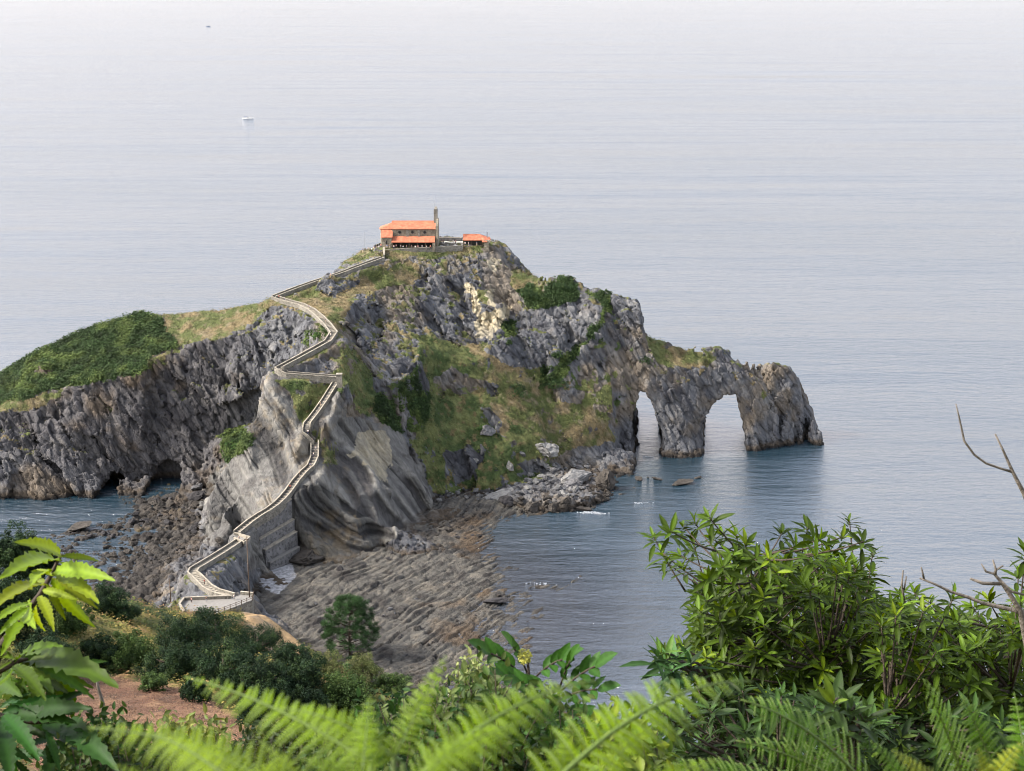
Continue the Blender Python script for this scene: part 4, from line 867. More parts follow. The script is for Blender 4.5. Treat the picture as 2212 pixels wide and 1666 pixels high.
m = MB(); m.tube([r0_, r1_], .13, 6); m.tube([r1_, R_[3]], .12, 6); m.tube([r1_, R_[5]], .12, 6); m.build('ridge_tiles', M_tile, rf)
m = MB(); m.box(hb - 1.7, hb - 1.25, 2.3, 2.75, 2.4, 5.0); m.box(hb - 1.8, hb - 1.15, 2.2, 2.85, 5.0, 5.15); m.build('chimney', M_metal, root)
m = MB(); m.box(-hb + .6, 2.0, .60, .69, 0, 2.0); m.build('shelter_shade_panel', M_dark, root)  # dark panel on the solid wall, standing for the shade inside the porch
for xx in (-hb + .3, -hb + 3.2, 1.6): m = MB(); m.box(xx, xx + .22, -.2, .02, -1, 2.05); m.build('porch_post', M_wood, root)
# terrace walls on the summit
def wall_line(name, pts, h, label, mat=M_para, th=.5, cope=True, depth=1.5):
    pts = [Vector(p) for p in pts]; root = empty(name, pts[0], label, 'wall'); o0 = pts[0]; m = MB(); cp = MB()
    for p, q in zip(pts[:-1], pts[1:]):
        d = (q - p); d.z = 0; d.normalize(); n = Vector((d.y, -d.x, 0)) * th / 2; e = d * .1
        qd = [p - n, q + e - n, q + e + n, p + n]; m.prism([v - o0 - Vector((0, 0, depth)) for v in qd], [v - o0 + Vector((0, 0, h)) for v in qd]); n = n * 1.2; qd = [p - n, q + e - n, q + e + n, p + n]
        cp.prism([v - o0 + Vector((0, 0, h + .003)) for v in qd], [v - o0 + Vector((0, 0, h + .14)) for v in qd])
    m.build('masonry', mat, root)
    if cope: cp.build('coping', M_cope, root)
    return root
wall_line('terrace_wall', [(sx(948, 641), 641, Z0), (sx(998, 641), 641, Z0)], 1.5, 'long dark low wall closing the terrace between chapel and shelter', M_mason)
m = MB(); m.prism([(sx(946, 628), 628, Z0 - 1), (sx(1000, 628), 628.5, Z0 - 1), (sx(1000, 640), 640.6, Z0 - 1), (sx(946, 640), 640.6, Z0 - 1)], [(sx(946, 628), 628, Z0 + .12), (sx(1000, 628), 628.5, Z0 + .12), (sx(1000, 640), 640.6, Z0 + .12), (sx(946, 640), 640.6, Z0 + .12)])
pv = m.build('paved_terrace', simple_mat("pale_paving", (.38, .36, .31), .9, .1, 1), None); tag(pv, 'pale paved ground between the chapel and the shelter building', 'paving')
wall_line('chapel_forecourt_wall', [(sx(829, 622), 622.5, Z0 - 1.2), (sx(860, 622.5), 622.5, Z0 - .7), (sx(900, 624), 623.2, Z0 - .5), (sx(948, 625), 625.2, Z0 - .4), (sx(998, 628), 628, Z0 - .4)], .8, 'thin pale kerb wall along the cliff edge in front of the chapel porch', M_para, .4, True, 2.2)
wall_line('stair_wall', [(sx(828.5, 615), 615, 77.4), (sx(828.5, 621.5), 621.5, 79.3)], 1.3, 'short upright stone wall beside the last steps below the chapel', M_para, .6, True, 3)
b = Vector(atY(788, 531, 627)); gz = ground(b.x, b.y); root = empty('mast', (b.x, b.y, gz), 'tall thin mast with small plinth on the rocky knoll left of the chapel', 'mast'); m = MB(); m.tube([(0, 0, 0), (0, 0, 7.6)], [.11, .06], 6); m.build('pole', M_metal, root); m = MB(); m.box(-.45, .45, -.45, .45, -.6, .9); m.build('plinth', M_para, root)
# ================================================================== BOATS
def boat(name, px, py, L, label, sail):
    p = Vector(atZ(px, py, 0)); root = empty(name, p, label, 'boat', rz=0); m = MB(); n = 9; secs = []
    for i in range(n):
        t = i / (n - 1); wd = L * .15 * (1 - (2 * abs(t - .4) / 1.2) ** 2.5) if t < .99 else .03; wd = max(wd, .05); x_ = (t - .5) * L; hgt = L * (.075 + .03 * t * t)
        secs.append([(x_, -wd, hgt), (x_, -wd * .75, 0), (x_, 0, -.4), (x_, wd * .75, 0), (x_, wd, hgt)])
    vs = [v for s_ in secs for v in s_]; fs = [(i * 5 + j, (i + 1) * 5 + j, (i + 1) * 5 + j + 1, i * 5 + j + 1) for i in range(n - 1) for j in range(4)] + [(i * 5 + 4, (i + 1) * 5 + 4, (i + 1) * 5, i * 5) for i in range(n - 1)] + [(0, 1, 2, 3, 4)]
    m.add(vs, fs); m.build('hull', M_white if sail else M_navy, root, True)
    m = MB(); h = L * .09; m.prism([(-L * .12, -L * .08, h), (L * .14, -L * .07, h), (L * .14, L * .07, h), (-L * .12, L * .08, h)], [(-L * .1, -L * .065, h + L * .08), (L * .08, -L * .05, h + L * .08), (L * .08, L * .05, h + L * .08), (-L * .1, L * .065, h + L * .08)]); cb = m.build('cabin', M_white, root)
    m = MB(); m.box(-L * .085, L * .07, -L * .0735, -L * .0715, h + L * .03, h + L * .055); m.build('cabin_window', M_dark, cb)
    m = MB(); m.tube([(L * .02, 0, h), (L * .02, 0, L * (1.25 if sail else .38))], [.1, .05], 5); m.build('mast', M_metal, root)
    if sail: m = MB(); m.tube([(L * .02, 0, h + L * .13), (-L * .38, 0, h + L * .13)], .16, 6); m.build('furled_boom', M_navy, root)
b1 = boat('sailboat', 536, 257, 14, 'white sailing boat with bare mast on the open sea', True)
b2 = boat('motorboat', 450, 57, 14, 'small dark blue motorboat far out near the top of the sea', False)
# ================================================================== BOULDERS
def rock_mesh(name, seed, sub=4, rough=.28, flat=1.0, tone=(.125, .123, .125)):
    bm = bmesh.new(); bmesh.ops.create_icosphere(bm, subdivisions=sub, radius=1); V = np.array([v.co[:] for v in bm.verts]); F = [[v.index for v in f.verts] for f in bm.faces]; bm.free()
    rng = np.random.default_rng(seed); V0 = V.copy()
    for _ in range(13):      # cut with planes: angular block
        n = rng.normal(size=3); n /= np.linalg.norm(n); d = rng.uniform(.38, .8); k = V @ n - d; V = V - np.maximum(k, 0)[:, None] * n * .92
    x, y, z = (V0 * 1.7 + seed * 3.1).T.astype(np.float32); V = V * (1 + rough * .35 * fbm(x, y, z, 4, seed) + .10 * facet(x * 1.6, y * 1.6, z * 1.6, 1.0, seed, 1.2, .5, .15, .4))[:, None]; V[:, 2] *= flat
    c = np.array(tone) * (1 + .35 * fbm(x * 1.5, y * 1.5, z * 1.5, 4, seed + 3))[:, None]; c = c * np.where(fbm(x * 3, y * 3, z * 3, 2, seed + 5) > .3, .6, 1)[:, None]
    me = bpy.data.meshes.new(name); me.from_pydata(V.tolist(), [], F); me.polygons.foreach_set("use_smooth", [False] * len(F))
    at = me.color_attributes.new("col", 'FLOAT_COLOR', 'POINT'); at.data.foreach_set("color", np.concatenate([c, np.ones((len(V), 1))], 1).astype(np.float32).ravel()); me.materials.append(M_boulder); return me
M_boulder = ground_mat("boulder_rock", .9, 3.5)
PALE = [rock_mesh("boulder", 300 + i, 4, .3, random.uniform(.7, 1)) for i in range(6)]; WHITE = [rock_mesh("boulder", 320 + i, 4, .3, .8, (.20, .196, .188)) for i in range(4)]
BROWN = [rock_mesh("boulder", 340 + i, 4, .35, .75, (.056, .049, .042)) for i in range(5)]; DARKR = [rock_mesh("boulder", 360 + i, 3, .35, .7, (.045, .042, .043)) for i in range(4)]
def place_rock(me, px, py, r, label, group=None, sc3=(1, 1, 1), rz=None, name='boulder', sink=.35, cat='boulder', tilt=.25):
    h = drop(px, py, (0, 1))
    if h[0] is None: p = Vector(atZ(px, py, 0))
    else: p = h[0]
    s = r * (p - Vector((0, 0, CAM_Z))).length / FP; o = bpy.data.objects.new(name, me); C.objects.link(o)
    o.location = p + Vector((0, 0, s * (.5 - sink))); o.scale = [s * k for k in sc3]; o.rotation_euler = (random.uniform(-tilt, tilt), random.uniform(-tilt, tilt), random.uniform(0, 6.28) if rz is None else rz)
    return tag(o, label, cat, group)
place_rock(PALE[0], 1055, 937, 22, 'big grey angular boulder alone on the green slope', sc3=(1, 1, .95), rz=.4)
place_rock(WHITE[0], 1172, 972, 30, 'large whitish slab of rock at the top of the boulder heap', sc3=(1.3, .8, .8), rz=2.6)
place_rock(WHITE[1], 1102, 1012, 15, 'upright whitish boulder on the grass left of the heap', sc3=(.8, .8, 1.5), rz=1)
place_rock(PALE[1], 1042, 972, 10, 'small upright grey rock just below the lone big boulder', sc3=(.7, .7, 1.7), rz=1)
place_rock(WHITE[2], 1029, 995, 8, 'small pale stone in the grass under the lone big boulder')
place_rock(PALE[2], 1130, 984, 12, 'grey boulder in the grass between the slab and the upright boulder')
place_rock(WHITE[3], 1082, 1073, 26, 'long whitish rock ledge at the left foot of the boulder heap', sc3=(1.9, .6, .5), rz=.5)
place_rock(WHITE[0], 1245, 1035, 30, 'biggest pale sloping block in the middle of the boulder heap', sc3=(1.5, .8, .8), rz=.35)
place_rock(PALE[3], 1238, 1052, 21, 'rounded grey block leaning on the biggest pale block', sc3=(1, 1, 1))
place_rock(WHITE[1], 1207, 1058, 16, 'light grey cubic block left of the rounded grey block')
place_rock(BROWN[0], 1308, 1053, 33, 'tall brown pointed rock at the seaward end of the heap', sc3=(.75, .75, 1.5), rz=.3, tilt=.1)
place_rock(PALE[4], 1302, 1020, 18, 'grey rounded rock perched behind the tall brown rock', sc3=(.9, .9, 1.2))
place_rock(BROWN[1], 1150, 1100, 20, 'dark brown block below the heap, nearest the shelf'); place_rock(BROWN[2], 1192, 1102, 22, 'large brown block beside the breaking wave corner')
place_rock(BROWN[3], 1262, 1103, 19, 'flat yellowish brown rock washed by white surf', sc3=(1.5, 1, .6), rz=.1); place_rock(BROWN[4], 1226, 1085, 17, 'medium brown block in the front row of the heap')
place_rock(DARKR[0], 1096, 1085, 20, 'dark overhanging block at the left foot of the heap', sc3=(1.3, .9, .8), rz=.2)
place_rock(WHITE[2], 347, 1046, 8, 'small white rounded rock standing in for bright sea seen through the cave', sc3=(.85, .85, 1.25), sink=-.5, tilt=.05)  # white rock added in place of bright sea light showing through the cave
place_rock(PALE[3], 425, 1056, 20, 'pale smooth rock apron between cave cliff and flysch slope', sc3=(1.4, .9, .55), rz=.5)







place_rock(BROWN[0], 660, 1215, 42, 'dark brown rounded crag beside the white pebble cove', sc3=(1.1, .9, .75), rz=.3, name='outcrop', cat='outcrop', tilt=.05)
place_rock(DARKR[1], 735, 1232, 13, 'small dark fang of rock right of the brown crag', sc3=(.7, .7, 1.3), cat='rock', name='sea_rock'); place_rock(DARKR[2], 1075, 1300, 22, 'dark tilted slab standing out of the rock shelf', sc3=(1.5, .7, .5), rz=.3, name='sea_rock', cat='rock')
place_rock(BROWN[1], 1472, 1046, 21, 'long low brown rock awash in front of the arches', sc3=(1.6, .55, .35), rz=.3, name='sea_rock', cat='rock'); place_rock(BROWN[2], 1510, 1033, 9, 'small brown rock awash beyond the long low one', sc3=(1.3, .7, .4), name='sea_rock', cat='rock')
place_rock(BROWN[3], 1420, 1036, 12, 'brown rock awash just off the end of the boulder point', sc3=(1.5, .7, .4), name='sea_rock', cat='rock'); place_rock(DARKR[3], 1397, 1399, 8, 'single dark rock alone in the calm water left of the bush', sc3=(1.2, .8, .7), name='sea_rock', cat='rock')
place_rock(BROWN[4], 1165, 1270, 11, 'brown rock at the outer edge of the shelf', name='sea_rock', cat='rock', sc3=(1.2, .8, .6)); place_rock(BROWN[0], 1255, 1247, 5, 'tiny rock off the tip of the shelf', name='sea_rock', cat='rock')
place_rock(BROWN[1], 170, 1143, 24, 'rounded brown reef in the dark pool left of the boulder beach', sc3=(1.5, .8, .5), rz=.2, name='sea_rock', cat='rock'); place_rock(DARKR[0], 420, 1075, 20, 'dark block at the top of the boulder beach', sc3=(1.5, .8, .7), rz=.1)
def heap(n, poly, meshes, r0, r1, label, group, name='boulder', cat='boulder', bias=1.0, **k):
    xs = [p[0] for p in poly]; ys = [p[1] for p in poly]; c = 0
    while c < n:
        px, py = random.uniform(min(xs), max(xs)), random.uniform(min(ys), max(ys))
        if not inpoly(np.array([px]), np.array([py]), poly)[0]: continue
        rr_ = random.random() ** 2.2; me_ = random.choice(meshes); tn = 'whitish' if me_ in WHITE else 'grey' if me_ in PALE else 'brown' if me_ in BROWN else 'blackish'; fx = (px - min(xs)) / (max(xs) - min(xs)); side = ('left' if fx < .33 else 'right' if fx > .66 else 'middle') + ' part of it'; sz_ = 'large' if rr_ > .45 else 'medium' if rr_ > .12 else 'small'
        place_rock(me_, px, py, r0 + (r1 - r0) * rr_, f'{sz_} {tn} {label}, {side}', group + f', {sz_} {tn} {side}', (random.uniform(.8, 1.35), random.uniform(.7, 1.1), random.uniform(.6, 1.0)), name=name, cat=cat, **k); c += 1
heap(95, [(1120,1040),(1160,1005),(1215,985),(1290,1005),(1290,1040),(1240,1075),(1130,1075),(1095,1062)], PALE + WHITE, 4, 13, 'boulder in the heap under the grassy slope', 'pale boulders of the heap')
heap(60, [(940,1062),(1000,1056),(1100,1056),(1130,1075),(1090,1082),(1000,1078),(938,1085)], PALE + WHITE, 3, 9, 'stone in the strip along the slope foot', 'stones along the foot of the slope')
heap(80, [(1100,1078),(1300,1050),(1400,1030),(1415,1046),(1330,1078),(1270,1108),(1150,1112),(1080,1098)], BROWN, 4, 12, 'boulder in the wet row by the bay', 'brown boulders along the waterline')
heap(120, [(235,1120),(330,1075),(445,1075),(440,1150),(500,1175),(400,1200),(330,1235),(220,1210)], DARKR + BROWN, 4, 12, 'boulder on the stony left beach', 'dark boulders of the left beach', name='beach_boulder')
heap(75, [(95,1165),(150,1135),(245,1118),(260,1200),(180,1225),(90,1215)], DARKR + BROWN, 3.5, 11, 'stone in the shallow part of the left cove', 'stones in the left cove', name='cove_stone', cat='stone')
heap(60, [(820,1190),(950,1110),(1100,1100),(1040,1160),(900,1180),(840,1230)], DARKR + BROWN, 2.5, 7, 'stone on the upper rock shelf', 'dark stones on the rock shelf', name='shelf_stone', cat='stone')
heap(45, [(600,1290),(700,1260),(1000,1290),(1090,1370),(1000,1430),(820,1420),(700,1350)], DARKR + BROWN + PALE, 3, 8, 'stone on the tilted shelf beds', 'stones on the tilted beds', name='shelf_stone', cat='stone')
heap(26, [(1060,1290),(1240,1260),(1180,1370),(1250,1500),(1120,1450)], BROWN, 2, 6, 'rock awash off the shelf', 'rocks awash in the shallows', name='sea_rock', cat='rock')
# ================================================================== SURF
M_foam = simple_mat("sea_foam", (.33, .35, .37), .6, .05, 3)
def foam(px, py, rx, ry, n, label):
    p = Vector(atZ(px, py, .02)); root = MB(); s = (p - Vector((0, 0, CAM_Z))).length / FP
    for i in range(n):
        a_ = random.uniform(0, 6.28); r_ = random.random() ** .6; u, v = math.cos(a_) * r_ * rx * s, math.sin(a_) * r_ * ry * s * 3; v += ry * s * 2.2 * math.sin(u * .35 + px) ; u += random.gauss(0, 1.2); k = random.randint(5, 7); w_ = random.uniform(.06, .28); zz = .03 + .0008 * i
        u, v = u, v
        pts = [(u + w_ * 1.6 * random.uniform(.5, 1) * math.cos(6.283 * j / k), v + w_ * random.uniform(.5, 1) * math.sin(6.283 * j / k), zz) for j in range(k)]; root.prism([(x_, y_, z_ - .1) for x_, y_, z_ in pts], pts)
    o = root.build('surf', M_foam, None, loc=p); return tag(tag(o, label, 'surf'), kind='stuff')
foam(1278, 1109, 26, 2.5, 170, 'white surf breaking round the flat rock at the corner of the heap'); foam(1385, 1087, 12, 1.5, 22, 'streak of foam on the dark water inside the bay')
foam(1165, 1262, 22, 3, 16, 'thin surf over the outer ledges of the shelf'); foam(1400, 986, 10, 1.5, 20, 'foam at the left foot of the first arch')
# ================================================================== PEOPLE
M_skin = simple_mat("skin", (.48, .29, .20), .6, .08, 5); M_hair = simple_mat("dark_hair", (.03, .02, .015), .7, .2, 20)
CL = {k: simple_mat(k + "_cloth", c, .85, .1, 8) for k, c in dict(white=(.75, .74, .72), navy=(.03, .04, .10), red=(.45, .05, .04), grey=(.2, .2, .21), black=(.02, .02, .022), blue=(.10, .2, .42), pink=(.6, .3, .32), sand=(.5, .42, .3)).items()}
def skin_mesh(name, verts, edges, rad, mats, parent, sub=1):
    me = bpy.data.meshes.new(name); me.from_pydata(verts, edges, []); o = bpy.data.objects.new(name, me); C.objects.link(o)
    me2 = o.modifiers.new("skin", 'SKIN'); me2.use_smooth_shade = True
    for i, r in enumerate(rad): me.skin_vertices[0].data[i].radius = (r, r) if not isinstance(r, tuple) else r
    me.skin_vertices[0].data[0].use_root = True
    if sub: s_ = o.modifiers.new("sub", 'SUBSURF'); s_.levels = sub; s_.render_levels = sub
    dg = bpy.context.evaluated_depsgraph_get(); dg.update(); fin = bpy.data.meshes.new_from_object(o.evaluated_get(dg)); bpy.data.objects.remove(o)
    fin.materials.clear(); fin.materials.append(mats); o = bpy.data.objects.new(name, fin); C.objects.link(o); o.parent = parent; return o
def person(stride, shirt, legs, loc, rz, label, group):
    root = empty('person', loc, label, 'person', group, rz); s = stride
    # body: pelvis, chest, neck, head, arms to the hands, legs to the toes
    v = [(0,0,.95),(0,0,1.15),(0,0,1.38),(0,0,1.52),(0,.02,1.62),(0,.02,1.73), (.19,0,1.40),(.25,.02,1.14),(.24,.12*s+.04,.90),(.24,.15*s+.05,.81),(-.19,0,1.40),(-.25,.02,1.14),(-.24,-.12*s+.06,.90),(-.24,-.15*s+.06,.81),
         (.10,0,.90),(.11,.16*s,.50),(.11,.14*s-.08*s,.08),(.11,.14*s+.12,.04),(-.10,0,.90),(-.11,-.10*s,.50),(-.11,-.30*s,.09),(-.11,-.30*s+.15,.04)]
    e = [(0,1),(1,2),(2,3),(3,4),(4,5),(2,6),(6,7),(7,8),(8,9),(2,10),(10,11),(11,12),(12,13),(0,14),(14,15),(15,16),(16,17),(0,18),(18,19),(19,20),(20,21)]
    r = [(.14,.10),(.13,.095),(.15,.10),.055,(.085,.095),(.075,.09),.055,.042,.034,.035,.055,.042,.034,.035,.085,.058,.038,.035,.085,.058,.038,.035]
    skin_mesh('body', v, e, r, M_skin, root, 1)
    skin_mesh('shirt', [(0,0,.93),(0,0,1.15),(0,0,1.40),(.20,0,1.41),(.25,.02,1.17),(-.20,0,1.41),(-.25,.02,1.17)], [(0,1),(1,2),(2,3),(3,4),(2,5),(5,6)], [(.165,.125),(.15,.115),(.17,.12),.075,.062,.075,.062], CL[shirt], root, 1)
    skin_mesh('trousers', [(0,0,.97),(.10,0,.88),(.11,.16*s,.50),(.11,.07*s,.16),(-.10,0,.88),(-.11,-.10*s,.50),(-.11,-.28*s,.17)], [(0,1),(1,2),(2,3),(0,4),(4,5),(5,6)], [(.16,.12),.105,.075,.055,.105,.075,.055], CL[legs], root, 1)
    m = MB(); n = 8
    for k in range(4):
        z0_, z1_ = 1.66 + k * .04, 1.66 + (k + 1) * .04; f = lambda z: .10 * math.sqrt(max(0, 1 - ((z - 1.70) / .125) ** 2)) + .004; m.tube([(0, -.005, z0_), (0, -.005, z1_)], [f(z0_), f(z1_)], n, cap=(k == 3))
    m.build('hair', M_hair, root, True); return root
protos = [person(s, a_, b_, (0, 0, -50), 0, 'x', None) for s, a_, b_ in ((1, 'white', 'navy'), (.3, 'navy', 'sand'), (.8, 'red', 'black'), (.2, 'grey', 'navy'), (1, 'blue', 'sand'), (.4, 'pink', 'black'), (.6, 'black', 'grey'), (.2, 'white', 'grey'))]
KD = ['white shirt and navy trousers', 'navy shirt and sand trousers', 'red shirt and black trousers', 'grey shirt and navy trousers', 'blue shirt and sand trousers', 'pink shirt and black trousers', 'black shirt and grey trousers', 'white shirt and grey trousers']
used = set()
def put(k, loc, rz, where, group):
    o = protos[k] if k not in used else copy_tree(protos[k]); used.add(k); o.location = loc; o.rotation_euler[2] = rz; o['group'] = group; o['label'] = 'person in ' + KD[k] + ' ' + where
def on_path(L, f):
    L = smooth_line(L, 1); ds = [(b - a).length for a, b in zip(L[:-1], L[1:])]; t = f * sum(ds)
    for i, d in enumerate(ds):
        if t <= d: return L[i].lerp(L[i + 1], t / d) + Vector((0, 0, .05))
        t -= d
    return L[-1]
for f, k, off in ((.84, 0, .3), (.815, 5, -.4), (.79, 7, .4), (.77, 0, -.3), (.735, 4, .3)): p = on_path(PW1, f); put(k, (p.x + off, p.y, p.z), random.uniform(0, 6), 'on the crowded bend of the stairs', 'people on the stair bend')
for f, k, w_ in ((.70, 6, 'on the narrow stairs under the bend'), (.655, 2, 'halfway up the narrow stairs'), (.435, 3, 'on the broad steps above the sea wall'), (.92, 1, 'on the steep straight stairs'), (.10, 2, 'on the lowest walkway near the terrace')): p = on_path(PW1, f); put(k, p, random.uniform(0, 6), w_, 'people on the lower stairs')
for f, k, w_ in ((.47, 7, 'on the cross stairs below the crag'), (.62, 1, 'near the corner under the crag'), (.8, 4, 'climbing the curved stairs'), (.97, 2, 'at the saddle where the stairs meet the skyline'), (.94, 0, 'resting at the saddle')): p = on_path(PW2, f); put(k, p, random.uniform(0, 6), w_, 'people on the zigzag stairs')
for f, k, w_ in ((.12, 3, 'at the start of the skyline stairs'), (.5, 5, 'halfway along the skyline stairs')): p = on_path(PW3, f); put(k, p, random.uniform(0, 6), w_, 'people on the skyline stairs')
for i, px in enumerate((795, 803, 808, 813, 818, 823, 783)):
    h = drop(px, 533 if i else 536, (0,)); b_ = Vector(atY(px, 533, 625)); gz = ground(b_.x, b_.y); put((3, 0, 1, 6, 7, 2, 4)[i], (b_.x, b_.y, gz), random.uniform(0, 6), 'standing on the knoll left of the chapel', 'people on the knoll')
for i, px in enumerate((832, 836, 842, 851, 856, 866, 871, 878, 889, 897, 903, 912, 921, 930)):
    Yp = 623.4 + (i % 3) * .5; b_ = atY(px, 533, Yp); gz = max(ground(b_[0], Yp), Z0 - .3); put((1, 4, 1, 0, 5, 7, 0, 3, 6, 7, 5, 0, 7, 2)[i], (b_[0], Yp, gz), random.uniform(0, 6), 'standing outside the chapel porch', 'people outside the chapel porch')
for i, px in enumerate((955, 958, 968, 979, 984, 1005, 1012, 1030)):
    Yp = 632 + (i % 3) * 1.5 if i < 5 else 629.3; b_ = atY(px, 533, Yp); gz = max(ground(b_[0], Yp), Z0 + .12); put((1, 6, 3, 7, 5, 0, 7, 4)[i], (b_[0], Yp, gz), random.uniform(0, 6), 'on the open ground before the shelter', 'people near the shelter')
for px, py, k, w_ in ((414, 1303, 5, 'beside the low wall of the terrace'), (506, 1296, 7, 'at the foot of the walkway on the terrace'), (446, 1301, 6, 'in the middle of the terrace')): put(k, atZ(px, py, TZ), random.uniform(0, 6), w_, 'people on the terrace')
# ================================================================== SHRUBS AND TREES, MIDDLE DISTANCE
def crown_mesh(name, r, rz_, n, leaf, cols, seed, parent=None, lobes=14, needle=False, base=.0, mat=None):
    rng = np.random.default_rng(seed); cl = rnd_unit(lobes, rng) * rng.uniform(.35, .75, lobes)[:, None]; cl[:, 2] = np.abs(cl[:, 2]) * .9 + base
    rad = rng.uniform(.28, .5, lobes); sub = rnd_unit(lobes * 9, rng); li = np.repeat(np.arange(lobes), 9); sc_ = cl[li] + sub * rad[li][:, None] * .8; sr = rng.uniform(.09, .18, len(sc_))
    i = rng.integers(0, len(sc_), n); d = rnd_unit(n, rng); P = sc_[i] + d * (sr[i] * rng.uniform(.5, 1.1, n))[:, None]; tone = rng.uniform(.65, 1.35, len(sc_))[i]
    base_c = np.asarray(cols)[rng.integers(0, len(cols), len(sc_))][i]; c = base_c * tone[:, None] * rng.uniform(.75, 1.3, n)[:, None]
    P = P * np.array([r, r, rz_]); Nn = d * .8 + np.array([0, 0, .4])
    v, f, cc = cloud(P, Nn, rng.uniform(.6, 1.2, n) * leaf, c, rng, .8)
    return mesh_np(name, v, f, mat or M_far, False, cc, parent=parent)
def bush(name, px, py, r, label, cols, n=2500, leaf=None, flat=.75, group=None, which=(0,), lift=.1):
    h = drop(px, py, which)
    if h[0] is None: return
    s = (h[0] - Vector((0, 0, CAM_Z))).length / FP; R = r * s; o = crown_mesh(name, R, R * flat * 1.2, n, leaf or .42, cols, int(px * 7 + py), base=lift); o.location = h[0] - Vector((0, 0, R * .15)); tag(o, label, 'shrub', group); return o
G1 = [(.034, .062, .024), (.05, .08, .028), (.027, .048, .021)]; G2 = [(.05, .10, .03), (.08, .13, .035)]
bush('shrub', 1115, 850, 34, 'round dark green bush on the dry slope right of the long outcrop', G1); bush('shrub', 1203, 832, 30, 'wide dark bush above the ribbed outcrop', G1, flat=.5); bush('shrub', 1100, 742, 11, 'tiny dark bush at the foot of the pale cliff', G1, 900); bush('shrub', 1096, 712, 18, 'dark bush tucked in the cleft right of the pale cliff', G1, 1400)
bush('shrub', 1150, 640, 28, 'dark shrub mound in the hollow behind the main cliff', G1); bush('shrub', 1215, 622, 30, 'dark shrub capping the round rocky knob', G1, flat=.6); bush('shrub', 1395, 780, 17, 'small dark bush above the first arch', G1, 1200); bush('shrub', 1205, 768, 16, 'dark bush between the rock knobs under the overhang', G1, 1200)
bush('shrub', 1040, 925, 20, 'low green bush just above the lone big boulder', G2, 1400, flat=.5); bush('shrub', 692, 727, 17, 'bright green bush beside the stair corner', G2, 1200); bush('shrub', 510, 960, 22, 'green bush at the foot of the shaded left cliff', G2, 1500, flat=.45)
M_ctree = M_far
def tree(name, px, py, r, label, cols, n=9000, leaf=.34, h=1.0, group=None, dY=0, trunk=True):
    hit = drop(px, py + r * .9, (2,))
    if hit[0] is None: return
    s = (hit[0] - Vector((0, 0, CAM_Z))).length / FP; R = r * s * 1.4; root = empty(name, hit[0], label, 'tree' if trunk else 'shrub', group)
    cr = crown_mesh('crown', R, R * h * .95, n, leaf, cols, int(px * 3 + py * 5), root, 20, base=-.05); cr.location = (0, 0, R * .35)
    m = MB(); rng = random.Random(int(px)); m.tube([(0, 0, -1), (.1 * R, 0, R * .5), (.05 * R, .1 * R, R * .8)], [R * .07, R * .05, R * .02], 7)
    for k in range(5): a_ = k * 1.3 + rng.random(); m.tube([(.06 * R, 0, R * .35), (math.cos(a_) * R * .3, math.sin(a_) * R * .3, R * .5), (math.cos(a_) * R * .5, math.sin(a_) * R * .5, R * .6)], [R * .04, R * .025, R * .01], 5)
    m.build('trunk', M_bark, root, True); return root
OAK = [(.013, .027, .012), (.020, .040, .015), (.016, .033, .014), (.032, .055, .018)]; MID = [(.05, .085, .022), (.07, .11, .03), (.04, .07, .022)]; OLIVE = [(.10, .12, .04), (.07, .09, .03), (.14, .14, .06)]
for px, py, r, lab, cols in ((401,1368,52,'dark oak directly in front of the terrace, left of the tallest crown',OAK),(462,1350,50,'tallest dark oak, hiding the right end of the terrace',OAK),(553,1380,46,'dark oak below the clay bank, right of the tallest crown',OAK),(628,1420,52,'dark oak on the right shoulder of the grove',OAK),(384,1415,58,'dark oak low in the middle of the grove',OAK),(478,1425,62,'broad dark oak at the centre of the grove front',OAK),(560,1455,58,'dark oak at the lower right of the grove, above the fern tip',OAK),(655,1455,44,'dark round oak at the right end of the grove',OAK),
    (275,1405,48,'lighter green bushy tree at the left end of the oak grove',MID),(212,1402,40,'dark bushy tree left of the lighter green tree',OAK),(226,1288,40,'dark shrubby tree on the yellow heath left of the terrace',OAK),(268,1318,26,'small dark tree just below the heath shrub',OAK),(100,1400,55,'dark tree half hidden behind the chestnut twig',OAK),(30,1300,70,'dark tree behind the uppermost chestnut leaves',OAK),
    (150,1330,45,'olive green tree between the chestnut twig and the heath',MID),(778,1440,44,'pale olive bush under the pine',OLIVE),(700,1432,34,'pale olive bush between grove and pine',OLIVE),(845,1470,34,'dark bush right of the pine foot',MID),(740,1490,60,'dark bush behind the middle fern fronds',MID),(640,1510,60,'dark thicket right of the bare patch',OAK),(560,1530,44,'dark bush on the right edge of the bare patch',OAK),(330,1470,26,'low green bush on the upper edge of the bare patch',MID),(600,1600,60,'brownish green bush below the dark thicket',OLIVE),(860,1560,70,'dark bush behind the central bracken',OAK),(420,1490,26,'small dark bush at the upper right edge of the bare patch',OAK)):
    tree('oak_tree' if cols is OAK and r > 40 else 'bushy_tree', px, py, r, lab, cols, int(4000 + r * 190), .36 if r > 30 else .3)
